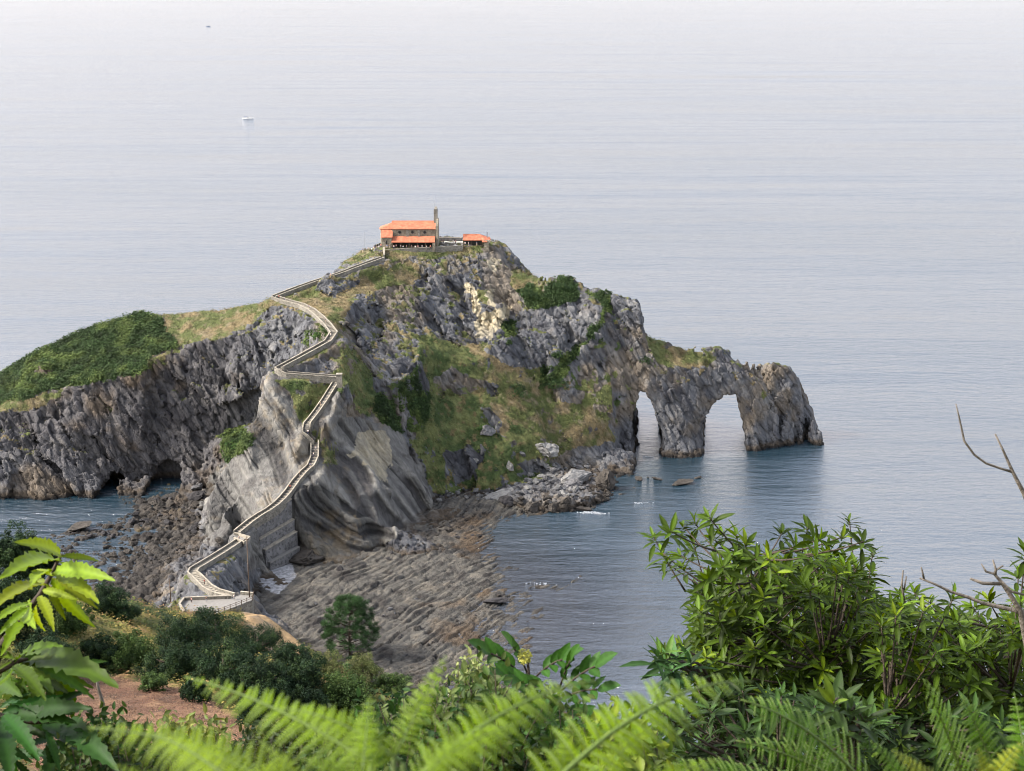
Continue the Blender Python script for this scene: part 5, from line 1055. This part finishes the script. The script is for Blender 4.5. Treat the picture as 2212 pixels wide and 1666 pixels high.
for px, py, Y_, r, lab in ((18, 1190, 250, 70, 'big dark tree at the left edge above the dark pool'), (78, 1215, 252, 40, 'smaller dark tree beside the big one at the left edge'), (30, 1290, 240, 75, 'dark tree below the big one, behind the uppermost chestnut leaves')):
    c_ = Vector(atY(px, py, Y_)); R = r * Y_ / .92 / FP; gz = ground(c_.x, c_.y); root = empty('oak_tree', (c_.x, c_.y, gz), lab, 'tree'); cr = crown_mesh('crown', R * 1.25, R * 1.3, 26000, .36, OAK, int(px + 900), root, 24, base=-.3); cr.location = (0, 0, c_.z - gz)
    m = MB(); m.tube([(0, 0, -1), (.1 * R, 0, (c_.z - gz) * .6), (0, 0, c_.z - gz)], [R * .07, R * .05, R * .03], 7); m.build('trunk', M_bark, root, True)
# pine
hit = drop(757, 1442, (2,)); s = (hit[0] - Vector((0, 0, CAM_Z))).length / FP; R = 60 * s; root = empty('pine_tree', hit[0], 'round topped green pine standing alone before the rock shelf', 'tree'); rng = np.random.default_rng(5)
nb = 260; t_ = rng.random(nb) ** .7; az = rng.uniform(0, 6.28, nb); prof = np.where(t_ > .42, np.sqrt(np.clip(1 - ((t_ - .42) / .60) ** 2, .02, 1)), .82 + .3 * np.sin(t_ * 5)) ; rr = prof * rng.uniform(.55, 1.0, nb)
low = t_ < .3; ctr = np.stack([np.cos(az) * rr * R, np.sin(az) * rr * R, R * (.35 + t_ * 2.25)], 1); keep = ~low | (rng.random(nb) < .55); ctr = ctr[keep]; t2 = t_[keep]; k = 170
i = np.repeat(np.arange(len(ctr)), k); d = rnd_unit(len(i), rng); d[:, 2] = d[:, 2] * .8 + .35; P = ctr[i] + d * (R * .145 * rng.uniform(.2, 1, len(i)))[:, None]
NV = np.array([[-.5, -.09, 0], [.5, -.03, 0], [.5, .03, 0], [-.5, .09, 0]]); c = np.array([.030, .062, .022]) * rng.uniform(.6, 1.7, len(ctr))[i][:, None] * rng.uniform(.7, 1.4, len(i))[:, None]
v, f, cc = stamp(NV, QLF, P, d, rnd_unit(len(i), rng), rng.uniform(.35, .6, len(i)), c); mesh_np('crown', v, f, M_far, False, cc, parent=root)
m = MB(); m.tube([(0, 0, -1), (0, 0, R * 1.2), (.03 * R, 0, R * 2.2)], [R * .06, R * .045, R * .015], 8)
for q_ in ctr[::3]: z_ = max(R * .3, q_[2] - R * .3); m.tube([(0, 0, z_), (q_[0] * .55, q_[1] * .55, z_ + (q_[2] - z_) * .4), tuple(q_)], [R * .018, R * .012, R * .005], 4)
m.build('trunk', M_bark, root, True)
# ================================================================== FOREGROUND PLANTS
def leaf_shape(nl=9, teeth=0.0, droop=.25, fold=.18, wid=.15, wave=.0, peak=.42):
    """leaf of length 1 along x, folded at the midrib, outline optionally toothed; returns verts, quads, shade"""
    V, F, K = [], [], []
    for i in range(nl + 1):
        t = i / nl; wv = wid * (math.sin(math.pi * min(1, t ** (math.log(.5) / math.log(peak)))) ** .8 if 0 < t < 1 else .02) + .004
        tt = teeth * (1 if i % 2 else -1) * (0 < i < nl) * wv; z = -droop * t * t; wz = wave * math.sin(i * 2.1)
        V += [(t, wv + tt, z + fold * wv * 2 + wz), (t, wv * .5, z + fold * wv * .9), (t, 0, z), (t, -wv * .5, z + fold * wv * .9), (t, -wv - tt, z + fold * wv * 2 - wz)]; sh_ = .88 if i % 2 else 1.08; K += [sh_, sh_, 1.3, sh_, sh_]
    for i in range(nl):
        for j in range(4): a_ = i * 5 + j; F.append((a_, a_ + 1, a_ + 6, a_ + 5))
    return np.array(V), np.array(F), np.array(K)
def plant_obj(name, parts, parent, mat=None):
    v, f, c = merge(parts); return mesh_np(name, v - np.array(parent.location), f, mat or M_leaf, True, c, parent=parent)
def tubes_obj(name, lines, parent, mat, k=5):
    m = MB(); L = Vector(parent.location)
    for pts, r in lines: m.tube([Vector(p) - L for p in pts], r, k)
    return m.build(name, mat, parent, True)
EYE = np.array([0, 0, CAM_Z])
def A3(*a_): return np.array(atY(*a_))
def bez(p0, p1, p2, n=8): t = np.linspace(0, 1, n)[:, None]; return (1 - t) ** 2 * np.asarray(p0) + 2 * t * (1 - t) * np.asarray(p1) + t * t * np.asarray(p2)
FK = .72      # the bracken hangs right in front of the lens
# ---- ferns
def fern(root, px0, py0, Y0, px1, py1, Y1, sag=.12, up=None, width=.36, pairs=22, col=(.20, .36, .03), seed=0, roll=0.0, npin=15):
    rng = np.random.default_rng(seed); a_, b_ = A3(px0, py0, Y0 * FK), A3(px1, py1, Y1 * FK); L = np.linalg.norm(b_ - a_); mid = (a_ + b_) / 2 + np.array([0, 0, L * sag]); cv = bez(a_, mid, b_, 40); T = np.gradient(cv, axis=0); T /= np.linalg.norm(T, axis=1)[:, None]
    upv = np.array([0, -.55, .85]) if up is None else np.asarray(up, float); V_, D_, N_, S_, Cc = [], [], [], [], []; lines = [(cv[::3], list(np.linspace(.0035, .0012, len(cv[::3])) * (L / .35)))]
    for i in range(pairs):
        t = .10 + .88 * (i / (pairs - 1)) ** .92; k = min(39, int(t * 39)); p, d = cv[k], T[k]; n = upv - d * upv.dot(d); n /= np.linalg.norm(n); side = np.cross(n, d); side = side * math.cos(roll) + n * math.sin(roll)
        pl = L * width * .8 * (1 - t) ** .75 * (1 if t > .16 else .8) * rng.uniform(.88, 1.08) + L * .012
        for s_ in (1, -1):
            pd = side * s_ * .93 + d * .36; pd /= np.linalg.norm(pd); e = p + pd * pl - np.array([0, 0, 1]) * pl * rng.uniform(.2, .5); pc = bez(p, p + pd * pl * .55 + n * pl * .04, e, npin + 1); pt = np.gradient(pc, axis=0); pt /= np.linalg.norm(pt, axis=1)[:, None]
            lines.append((pc[::4], [.0011 * L / .35] * len(pc[::4]))) if pl > .05 * L and i % 1 == 0 else None
            nn = n - pt * (pt @ n)[:, None]; sd2 = np.cross(nn, pt); u = np.linspace(0, 1, npin + 1); wl = (min(pl * .17, L * .6 / pairs)) * (1 - u) ** .7 * np.where(u < .06, .6, 1) + pl * .012
            for q in (1, -1):
                V_.append(pc); D_.append(sd2 * q + pt * .45); N_.append(nn + rng.normal(size=nn.shape) * .12); S_.append(wl); Cc.append(np.tile(np.asarray(col) * rng.uniform(.55, 1.3) * (.8 + .4 * t), (npin + 1, 1)))
    PV = np.array([[0, -.17, 0], [0, .17, 0], [.6, -.15, -.03], [.6, .13, -.03], [1, -.02, -.10], [1, .02, -.10]]); PF = np.array([[0, 2, 3, 1], [2, 4, 5, 3]])
    part = stamp(PV, PF, np.concatenate(V_), np.concatenate(D_), np.concatenate(N_), np.concatenate(S_), np.concatenate(Cc)); fr = plant_obj('frond', [part], root)
    L0 = Vector(root.location); m = MB()
    for pts, r in lines: m.tube([Vector(p) - L0 for p in pts], r, 4)
    m.build('stalk', M_stalk, fr, True); return fr
M_stalk = simple_mat("fern_stalk", (.10, .15, .03), .6, .2, 30)
def fern_plant(px, py, Y, label, fronds, **k):
    b_ = A3(px, py, Y * FK); root = empty('bracken', tuple(b_), label, 'fern', None)
    for i, f_ in enumerate(fronds):
        kw = dict(k); 
        if len(f_) > 6: kw.update(f_[6])
        fern(root, *f_[:6], seed=int(px + i * 13), **kw)
    m = MB(); gz_ = 187.0; L0 = Vector(root.location)
    for i, f_ in enumerate(fronds):
        q = Vector(atY(f_[0], f_[1], f_[2] * FK)); m.tube([q - L0, Vector((q.x * .9, q.y * .95 + .05, gz_ + .8)) - L0, Vector((b_[0] * .9, b_[1], gz_)) - L0], [.002, .005, .006], 5)
    m.build('stem', M_stalk, root, True); return root
GR = (.16, .26, .004); GD = (.10, .26, .035)
fern_plant(830, 1760, 1.35, 'blurred bright green bracken in the lower middle, nearest the camera', [
 (800,1650,1.35, 398,1462,1.45, dict(sag=.10, width=.26)), (850,1640,1.3, 965,1415,1.35, dict(sag=.05, width=.34)), (870,1650,1.25, 590,1530,1.3, dict(sag=.2, width=.34)), (900,1680,1.2, 1290,1470,1.35, dict(sag=.16, width=.3)), (880,1700,1.15, 1130,1560,1.2, dict(sag=.15)), (820,1720,1.15, 640,1640,1.15, dict(sag=.2)), (900,1720,1.1, 1010,1590,1.15, dict(sag=.2)), (780,1700,1.2, 800,1500,1.3, dict(sag=.05))], col=GR)
fern_plant(350, 1780, 1.2, 'blurred bright green bracken at the bottom left', [(640,1720,1.2, 190,1572,1.25, dict(sag=.14, width=.32)), (560,1740,1.1, 330,1585,1.2, dict(sag=.1, width=.4)), (500,1760,1.15, 640,1620,1.2, dict(sag=.15)), (420,1760,1.1, 240,1650,1.1, dict(sag=.1)), (700,1760,1.2, 560,1600,1.25, dict(sag=.1))], col=(.18, .27, .004))
fern_plant(1300, 1780, 1.4, 'bracken frond reaching right over the calm water, before the small leaved bush', [(1150,1740,1.3, 1625,1472,1.5, dict(sag=.22, width=.28)), (1250,1740,1.4, 1430,1560,1.45, dict(sag=.2, width=.34)), (1200,1760,1.3, 1230,1560,1.4, dict(sag=.05)), (1300,1760,1.4, 1560,1640,1.45, dict(sag=.12))], col=GR)
FK = .85    # the ferns on the right stand a little farther off
fern_plant(1900, 1790, 2.2, 'sharper bracken fronds fanning out at the lower right', [(1890,1720,2.2, 1600,1512,2.1, dict(sag=.16, width=.38)), (1900,1740,2.2, 1590,1600,2.1, dict(sag=.1)), (2100,1740,2.2, 1995,1468,2.1, dict(sag=.06, width=.38)), (2180,1760,2.1, 2075,1500,2.1, dict(sag=.1, width=.42)), (2230,1740,2.1, 2190,1495,2.2, dict(sag=.06)), (1760,1760,2.0, 1450,1650,1.9, dict(sag=.1)), (2000,1760,2.0, 1880,1600,2.0, dict(sag=.1))], col=(.09, .205, .008))
fern_plant(2160, 1800, 1.6, 'yellowish bracken tips in the bottom right corner', [(2060,1740,1.6, 1925,1620,1.6, dict(sag=.1)), (2100,1760,1.6, 2212,1600,1.6, dict(sag=.15)), (2150,1760,1.6, 2110,1610,1.6, dict(sag=.1))], col=(.24, .27, .015))
# ---- leafy branches with explicit leaves (chestnut at the left)
CH = leaf_shape(22, .16, .30, .16, .092, .014)
def leaves_from(pairs, Y, rng, col, shape=CH, jy=.15, wid=1.0):
    P, D, N_, S_, Cc = [], [], [], [], []
    for x0_, y0_, x1_, y1_ in pairs:
        ya = Y + rng.uniform(-.1, .1); a_, b_ = A3(x0_, y0_, ya), A3(x1_, y1_, ya - rng.uniform(-jy, jy * 2)); d = b_ - a_; L = np.linalg.norm(d); d /= L; d = d + np.array([0, 0, .18]); P.append(a_); D.append(d); N_.append(np.array([rng.normal() * .25, -.55 + rng.normal() * .2, .75])); S_.append(L * 1.02); Cc.append(np.asarray(col) * rng.uniform(.7, 1.3) * np.array([rng.uniform(.8, 1.2), 1, rng.uniform(.8, 1.2)]))
    return stamp(shape[0], shape[1], np.array(P), np.array(D), np.array(N_), np.array(S_), np.array(Cc), shape[2])
rg = np.random.default_rng(3); YC = 3.6
top = [(132,1202,215,1214),(132,1200,88,1180),(125,1212,36,1217),(128,1215,165,1232),(120,1232,202,1254),(118,1235,186,1285),(110,1250,199,1313),(112,1252,160,1352),(85,1288,112,1348),(78,1298,70,1362),(72,1302,12,1394),(95,1265,0,1284),(100,1258,62,1262),(70,1305,-10,1332),(62,1312,0,1372),(105,1240,66,1240),(92,1275,150,1300),(60,1310,30,1350),(115,1245,75,1228),(100,1262,135,1340)]
midl = [(34,1430,100,1380),(36,1428,155,1432),(50,1422,200,1455),(40,1432,145,1440),(45,1436,192,1442),(30,1438,90,1492),(60,1428,195,1502),(50,1440,178,1488),(30,1425,-10,1418),(25,1430,-10,1452),(35,1440,62,1475),(20,1420,-5,1390),(55,1425,110,1460),(28,1442,10,1500)]
lowl = [(5,1540,128,1515),(8,1545,66,1622),(10,1545,122,1562),(60,1560,152,1602),(5,1555,22,1662),(40,1580,88,1662),(140,1558,202,1652),(138,1556,236,1638),(0,1530,60,1500),(5,1520,90,1530),(100,1580,130,1660),(0,1600,50,1650),(0,1620,30,1690),(120,1600,200,1700),(150,1560,180,1620),(60,1540,140,1545)]
for base_, pr_, lab, tw in (((60,1480),top,'chestnut branch standing highest at the left edge, with yellow green toothed leaves',[(0,1400),(45,1340),(85,1288),(110,1245),(132,1198)]),((0,1600),midl,'middle chestnut branch at the left edge below the highest one',[(-40,1470),(5,1445),(40,1428),(60,1424)]),((0,1700),lowl,'lowest chestnut branch, dark green in the bottom left corner',[(-40,1600),(0,1545),(70,1560),(142,1556)])):
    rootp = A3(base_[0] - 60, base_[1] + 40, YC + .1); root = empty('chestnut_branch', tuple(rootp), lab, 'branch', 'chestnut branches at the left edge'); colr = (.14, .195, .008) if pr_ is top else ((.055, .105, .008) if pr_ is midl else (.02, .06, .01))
    ext = []
    if pr_ is not top:
        for _ in range(26): bx_, by_ = rg.uniform(-20, 150), rg.uniform(1440, 1480) if pr_ is midl else rg.uniform(1530, 1680); an = rg.uniform(-.5, 2.2); ll = rg.uniform(50, 95); ext.append((bx_, by_, bx_ + ll * math.cos(an), by_ + ll * math.sin(an)))
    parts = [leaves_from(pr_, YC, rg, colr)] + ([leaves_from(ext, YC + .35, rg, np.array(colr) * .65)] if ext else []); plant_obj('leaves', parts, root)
    tl_ = [A3(x_, y_, YC) for x_, y_ in tw]; tubes_obj('twig', [(tl_, list(np.linspace(.012, .004, len(tl_)))), ([A3(-150, 1900, YC), A3(-60, 1620, YC), tl_[0]], [.02, .016, .012])], root, M_bark)
# ---- whorled broadleaf bushes at the right
WL = leaf_shape(8, 0.05, .20, .16, .115, .008, .5)
def whorl_bush(name, label, rim, poly, n, Yr, rootpx, col, seed, leafL=.108, nleaf=13, droop=.0, twigs=True, dark=.55, rimY=None, twr=1.0):
    rng = np.random.default_rng(seed); pts = []; r0_ = A3(*rootpx); root = empty(name, tuple(r0_), label, 'shrub', None)
    for px, py in rim: pts.append((px, py, rng.uniform(*(rimY or (Yr[0], (Yr[0] + Yr[1]) / 2)))))
    xs = [p[0] for p in poly]; ys = [p[1] for p in poly]
    while len(pts) < n:
        px, py = rng.uniform(min(xs), max(xs)), rng.uniform(min(ys), max(ys))
        if inpoly(np.array([px]), np.array([py]), poly)[0]: pts.append((px, py, Yr[0] + (Yr[1] - Yr[0]) * rng.random()))
    P, D, N_, S_, Cc, lines, Pb = [], [], [], [], [], [], []
    limbs = [bez(r0_, r0_ * .5 + A3(*pts[k][:2], pts[k][2]) * .5 + np.array([0, 0, .25]), A3(*pts[k][:2], pts[k][2]), 12) for k in rng.choice(len(pts), min(9, len(pts)), replace=False)]
    for l_ in limbs: lines.append((l_, list(np.linspace(.015, .004, 12) * twr)))
    allp = np.concatenate([l_[3:] for l_ in limbs])
    for px, py, Y_ in pts:
        tip = A3(px, py, Y_); cand = allp[(allp[:, 2] < tip[2] + .05)]; cand = cand if len(cand) else allp; j = np.argmin(np.linalg.norm(cand - tip, axis=1)); ax_ = tip - cand[j]; ln = np.linalg.norm(ax_)
        q0 = tip - ax_ * min(1, .28 / max(ln, .01)) - np.array([0, 0, .06])
        if ln > .05: lines.append((bez(q0, (q0 + tip) / 2 - np.array([0, 0, .02]), tip, 5), [.006 * twr, .005 * twr, .004 * twr, .0035 * twr, .003 * twr]))
        ax_ = ax_ / max(ln, 1e-3) * .5 + np.array([0, -.15, 1.0]) + rng.normal(size=3) * .25; ax_ /= np.linalg.norm(ax_); a1 = np.cross(ax_, [0, 1, .1]); a1 /= np.linalg.norm(a1); a2 = np.cross(ax_, a1); tone = rng.uniform(.6, 1.3) * (1 - dark * (Y_ - Yr[0]) / (Yr[1] - Yr[0]) * .6); yel = rng.random() < .18  # tone falls with depth: shade of the bush interior put into the leaf colour
        for k in range(nleaf):
            an = k * 2.4 + rng.uniform(-.3, .3); f_ = k / nleaf; el = .95 - 1.25 * f_ + rng.normal() * .15 + droop; d = (a1 * math.cos(an) + a2 * math.sin(an)) * math.cos(el) + ax_ * math.sin(el)
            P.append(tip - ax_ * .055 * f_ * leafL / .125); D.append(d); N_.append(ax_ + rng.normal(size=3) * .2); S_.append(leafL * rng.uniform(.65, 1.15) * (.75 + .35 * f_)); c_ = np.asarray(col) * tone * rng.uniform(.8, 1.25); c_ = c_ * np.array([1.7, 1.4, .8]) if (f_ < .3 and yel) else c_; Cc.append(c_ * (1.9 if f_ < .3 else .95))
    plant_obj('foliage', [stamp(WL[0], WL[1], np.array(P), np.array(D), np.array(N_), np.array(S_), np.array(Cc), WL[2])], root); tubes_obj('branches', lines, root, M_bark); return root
CR = (.043, .076, .006)
whorl_bush('broadleaf_bush', 'tall glossy green bush at the right, its crown reaching up against the water', [(1412,1160),(1432,1195),(1450,1148),(1475,1135),(1500,1128),(1532,1118),(1560,1150),(1590,1155),(1610,1175),(1470,1200),(1440,1215),(1500,1180),(1540,1165),(1475,1225),(1690,1150),(1745,1140),(1835,1125),(1865,1170),(1885,1195),(1770,1165),(1720,1180),(1660,1195),(1690,1210),(1820,1160),(1790,1190),(1850,1225),(1880,1230),(1640,1210),(1580,1200),(1530,1250),(1505,1275),(1560,1225)],
 [(1510,1260),(1560,1210),(1650,1200),(1720,1190),(1800,1200),(1880,1230),(1900,1290),(1920,1420),(1900,1540),(1560,1560),(1500,1450),(1440,1440),(1430,1415),(1500,1380)], 560, (6.6, 8.8), (1720, 1900, 7.6), CR, 41)
whorl_bush('broadleaf_bush', 'glossy green bush at the right edge under the bare branches', [(1945,1285),(1975,1280),(2005,1300),(2040,1330),(2060,1290),(2100,1310),(2135,1295),(2175,1330),(2205,1300),(2200,1240),(2215,1195),(2020,1340),(1925,1300),(2150,1350),(2220,1380)],
 [(1900,1300),(1960,1310),(2050,1330),(2130,1340),(2220,1330),(2240,1500),(2220,1560),(1880,1560)], 330, (6.2, 8.2), (2080, 1900, 7.2), CR, 42)
whorl_bush('broadleaf_bush', 'darker lower bush below the tall glossy one, behind the fern', [(1460,1500),(1430,1540),(1450,1580),(1500,1470),(1420,1600),(1480,1620)], [(1440,1520),(1560,1480),(1950,1520),(2200,1530),(2230,1680),(1440,1690)], 360, (5.6, 7.6), (1760, 1950, 6.6), (.025, .05, .012), 43)
whorl_bush('broadleaf_bush', 'narrow leaved spray sticking out left of the tall glossy bush', [(1425,1412),(1440,1425),(1455,1432),(1475,1440),(1450,1448)], [(1425,1405),(1490,1420),(1500,1460),(1440,1450)], 9, (6.2, 6.8), (1560, 1600, 6.8), (.03, .07, .02), 44, .14, 9)
whorl_bush('broadleaf_bush', 'grey green shoot with long upright leaves between the ferns at the lower right', [(1800,1520),(1840,1535),(1815,1560),(1870,1550)], [(1780,1540),(1880,1540),(1880,1600),(1790,1600)], 8, (3.8, 4.3), (1830, 1750, 4.1), (.035, .065, .016), 45, .115, 9, .35)
# ---- elder with compound leaves, and its flower bud
EL = leaf_shape(9, .06, .12, .12, .23, .006, .45)
root = empty('elder_bush', tuple(A3(1140, 1700, 4.2)), 'elder with paired dark leaflets and a yellow green bud, against the water', 'shrub'); parts = []; lines = []; rg = np.random.default_rng(8)
def compound(x0_, y0_, x1_, y1_, Y_, ll, col):
    a_, b_ = A3(x0_, y0_, Y_), A3(x1_, y1_, Y_ - .08); cv = bez(a_, (a_ + b_) / 2 + np.array([0, 0, .02]), b_, 9); lines.append((cv[::2], [.003] * 5)); d = (b_ - a_) / np.linalg.norm(b_ - a_); up = np.array([0, -.5, .86]); sd_v = np.cross(up, d); P, D, N_, S_, Cc = [cv[-1]], [d], [up], [ll], [np.asarray(col)]; ll = ll * .66
    for k in (3, 5, 7):
        for s_ in (1, -1): P.append(cv[k]); D.append(sd_v * s_ + d * .55); N_.append(up + rg.normal(size=3) * .25); S_.append(ll * rg.uniform(.85, 1.05)); Cc.append(np.asarray(col) * rg.uniform(.75, 1.25))
    parts.append(stamp(EL[0], EL[1], np.array(P), np.array(D), np.array(N_), np.array(S_), np.array(Cc), EL[2]))
EC = (.03, .085, .012)
for q in ((1140,1470,1060,1412,4.2,.095),(1142,1462,1108,1398,4.2,.085),(1150,1470,1215,1425,4.1,.09),(1150,1480,1090,1460,4.1,.08),(1205,1500,1285,1440,4.0,.09),(1205,1500,1232,1428,4.05,.08),(1200,1510,1130,1480,4.0,.085),(1205,1515,1290,1490,4.0,.08),(1150,1500,1180,1560,4.0,.09),(1140,1520,1060,1520,4.1,.09),(1200,1540,1270,1560,3.9,.09),(1160,1560,1100,1600,3.9,.1),(1220,1570,1300,1610,3.9,.1),(1180,1600,1180,1660,3.8,.1)): compound(*q, EC)
plant_obj('leaves', parts, root); tubes_obj('stems', lines + [([A3(1160,1750,4.2), A3(1150,1560,4.2), A3(1140,1425,4.15)], [.009, .007, .004]), ([A3(1170,1750,4.1), A3(1210,1600,4.05), A3(1206,1480,4.0)], [.009, .007, .004])], root, M_bark)
P = A3(1133, 1418, 4.1) + rnd_unit(220, rg) * np.array([.022, .022, .022]) * rg.uniform(.4, 1, 220)[:, None]; v, f, cc = cloud(P, rnd_unit(220, rg), np.full(220, .009), np.tile([.5, .5, .12], (220, 1)) * rg.uniform(.7, 1.2, 220)[:, None], rg); mesh_np('flower_bud', v - np.array(root.location), f, M_leaf, False, cc, parent=root)
# ---- small leaved hedge plants behind the ferns
def small_bush(label, poly, n, Y0, Y1, leaf, cols, seed, root3, top=(), name='small_leaved_bush'):
    rng = np.random.default_rng(seed); root = empty(name, tuple(A3(*root3)), label, 'shrub'); xs = [p[0] for p in poly]; ys = [p[1] for p in poly]; m = n * 3
    px, py = rng.uniform(min(xs), max(xs), m), rng.uniform(min(ys), max(ys), m); ok = inpoly(px, py, poly); tw = np.stack([px[ok], py[ok]], 1)[:n]; tips = [A3(a_, b_, Y0 + (Y1 - Y0) * rng.random()) for a_, b_ in tw] + [A3(a_, b_, Y0) for a_, b_ in top]; P, N_, Cc, lines = [], [], [], []; r3 = A3(*root3)
    for tp_ in tips:
        base = tp_ + np.array([rng.normal() * .04, rng.normal() * .04, -rng.uniform(.12, .3)]); cv = bez(base, (base + tp_) / 2 + rng.normal(size=3) * .015, tp_, 9); lines.append((cv[::4], [.003, .002, .0012])); c_ = np.asarray(cols[rng.integers(len(cols))]) * rng.uniform(.7, 1.3)
        for k in range(26): q = cv[min(8, int(2 + rng.random() * 7))]; P.append(q + rng.normal(size=3) * leaf * .8); N_.append(rng.normal(size=3) * .5 + np.array([0, -.3, .8])); Cc.append(c_ * rng.uniform(.7, 1.3))
    SL = leaf_shape(4, 0, .15, .15, .24); P = np.array(P); part = stamp(SL[0], SL[1], P, rnd_unit(len(P), rng) + np.array([0, 0, .3]), np.array(N_), rng.uniform(.7, 1.2, len(P)) * leaf, np.array(Cc), SL[2]); plant_obj('foliage', [part], root)
    for q in range(8): e = tips[rng.integers(len(tips))]; lines.append((bez(r3, (r3 + e) / 2 + np.array([0, 0, .1]), e, 7), list(np.linspace(.012, .003, 7))))
    tubes_obj('twigs', lines, root, M_bark, 4); return root
DG = [(.02, .05, .01), (.04, .07, .015), (.08, .11, .03)]
small_bush('dense small leaved bush filling the bottom middle behind the blurred fern', [(700,1560),(880,1500),(1000,1470),(1060,1440),(1180,1500),(1300,1540),(1420,1570),(1460,1700),(640,1700)], 620, 3.2, 4.6, .028, DG, 61, (1050, 1850, 4.2))
small_bush('pale green sprigs with tiny leaves rising left of the elder', [(985,1450),(1010,1428),(1050,1425),(1075,1450),(1060,1500),(980,1500)], 40, 4.4, 4.8, .024, [(.20, .22, .08), (.14, .18, .06)], 62, (1030, 1700, 4.6), [(1003,1432),(1035,1418),(1060,1425),(990,1450)])
small_bush('dark small leaved bush at the bottom left behind the chestnut leaves', [(120,1600),(200,1540),(260,1560),(330,1590),(420,1610),(520,1640),(560,1700),(100,1700)], 330, 3.4, 4.8, .026, DG, 63, (260, 1850, 4.2))
small_bush('little sprig bush with yellowish leaves in front of the bare patch', [(360,1560),(385,1545),(400,1590),(470,1580),(480,1610),(370,1620)], 34, 5.0, 5.4, .035, [(.16, .17, .04), (.09, .12, .03)], 64, (420, 1760, 5.2), [(375,1550),(462,1568),(410,1582),(440,1590)])
small_bush('dark olive bush at the bottom between the bare patch and the ferns', [(520,1590),(600,1560),(700,1580),(760,1640),(760,1700),(500,1700)], 300, 4.4, 5.8, .03, [(.04, .05, .012), (.025, .04, .012)], 65, (620, 1850, 5.2))
small_bush('yellow green sprigs at the water side of the lower bush', [(1290,1570),(1330,1560),(1420,1590),(1420,1680),(1290,1680)], 60, 3.0, 3.6, .035, [(.13, .17, .025), (.07, .12, .02)], 66, (1340, 1800, 3.3))
# ---- dead branches at the right edge
def dead(label, lines, Y_, base):
    root = empty('dead_branch', tuple(A3(*base, Y_)), label, 'branch'); tubes_obj('wood', [([A3(x_, y_, Y_) for x_, y_ in pl], rr_) for pl, rr_ in lines], root, M_dead, 7)
dead('bare forked branch curving up at the right edge, high against the sea', [([(2065,873),(2072,902),(2083,953),(2105,983),(2130,1001),(2161,1012),(2188,1020)], [.002,.003,.004,.004,.004,.004,.005]), ([(2150,938),(2167,973),(2188,1020),(2212,1066),(2245,1150),(2260,1300),(2250,1700)], [.003,.004,.006,.008,.009,.012,.02])], 5.0, (2245, 1400))
dead('bare grey branch with knobbly twigs above the right bush', [([(2120,1218),(2130,1235),(2148,1240),(2161,1255),(2179,1280),(2204,1320),(2225,1420),(2230,1700)], [.002,.004,.005,.006,.008,.010,.014,.02]), ([(2145,1210),(2151,1230),(2150,1240)], [.003,.004,.006]), ([(2167,1222),(2151,1232)], [.003,.004]), ([(2096,1250),(2123,1260),(2161,1261)], [.004,.006,.007]), ([(2182,1305),(2196,1322),(2204,1330)], [.003,.004,.005]), ([(2161,1255),(2185,1278),(2212,1285)], [.006,.005,.004])], 5.0, (2204, 1400))
dead('long bare branch lying to the left across the right bush', [([(1987,1249),(2020,1262),(2053,1278),(2091,1290),(2120,1302),(2150,1309),(2208,1322),(2240,1400)], [.004,.005,.006,.007,.007,.009,.011,.014]), ([(1990,1225),(1996,1250)], [.003,.005])], 6.0, (2230, 1500))
dead('two thin bare twigs sticking up from the top of the right bush', [([(1951,1232),(1948,1262),(1955,1310)], [.003,.005,.006]), ([(1958,1245),(1953,1275)], [.003,.004])], 6.5, (1955, 1400))
dead('thin bare twig standing in front of the reddish bare patch', [([(205,1455),(212,1485),(222,1520),(226,1600)], [.003,.005,.007,.01])], 5.0, (226, 1650))
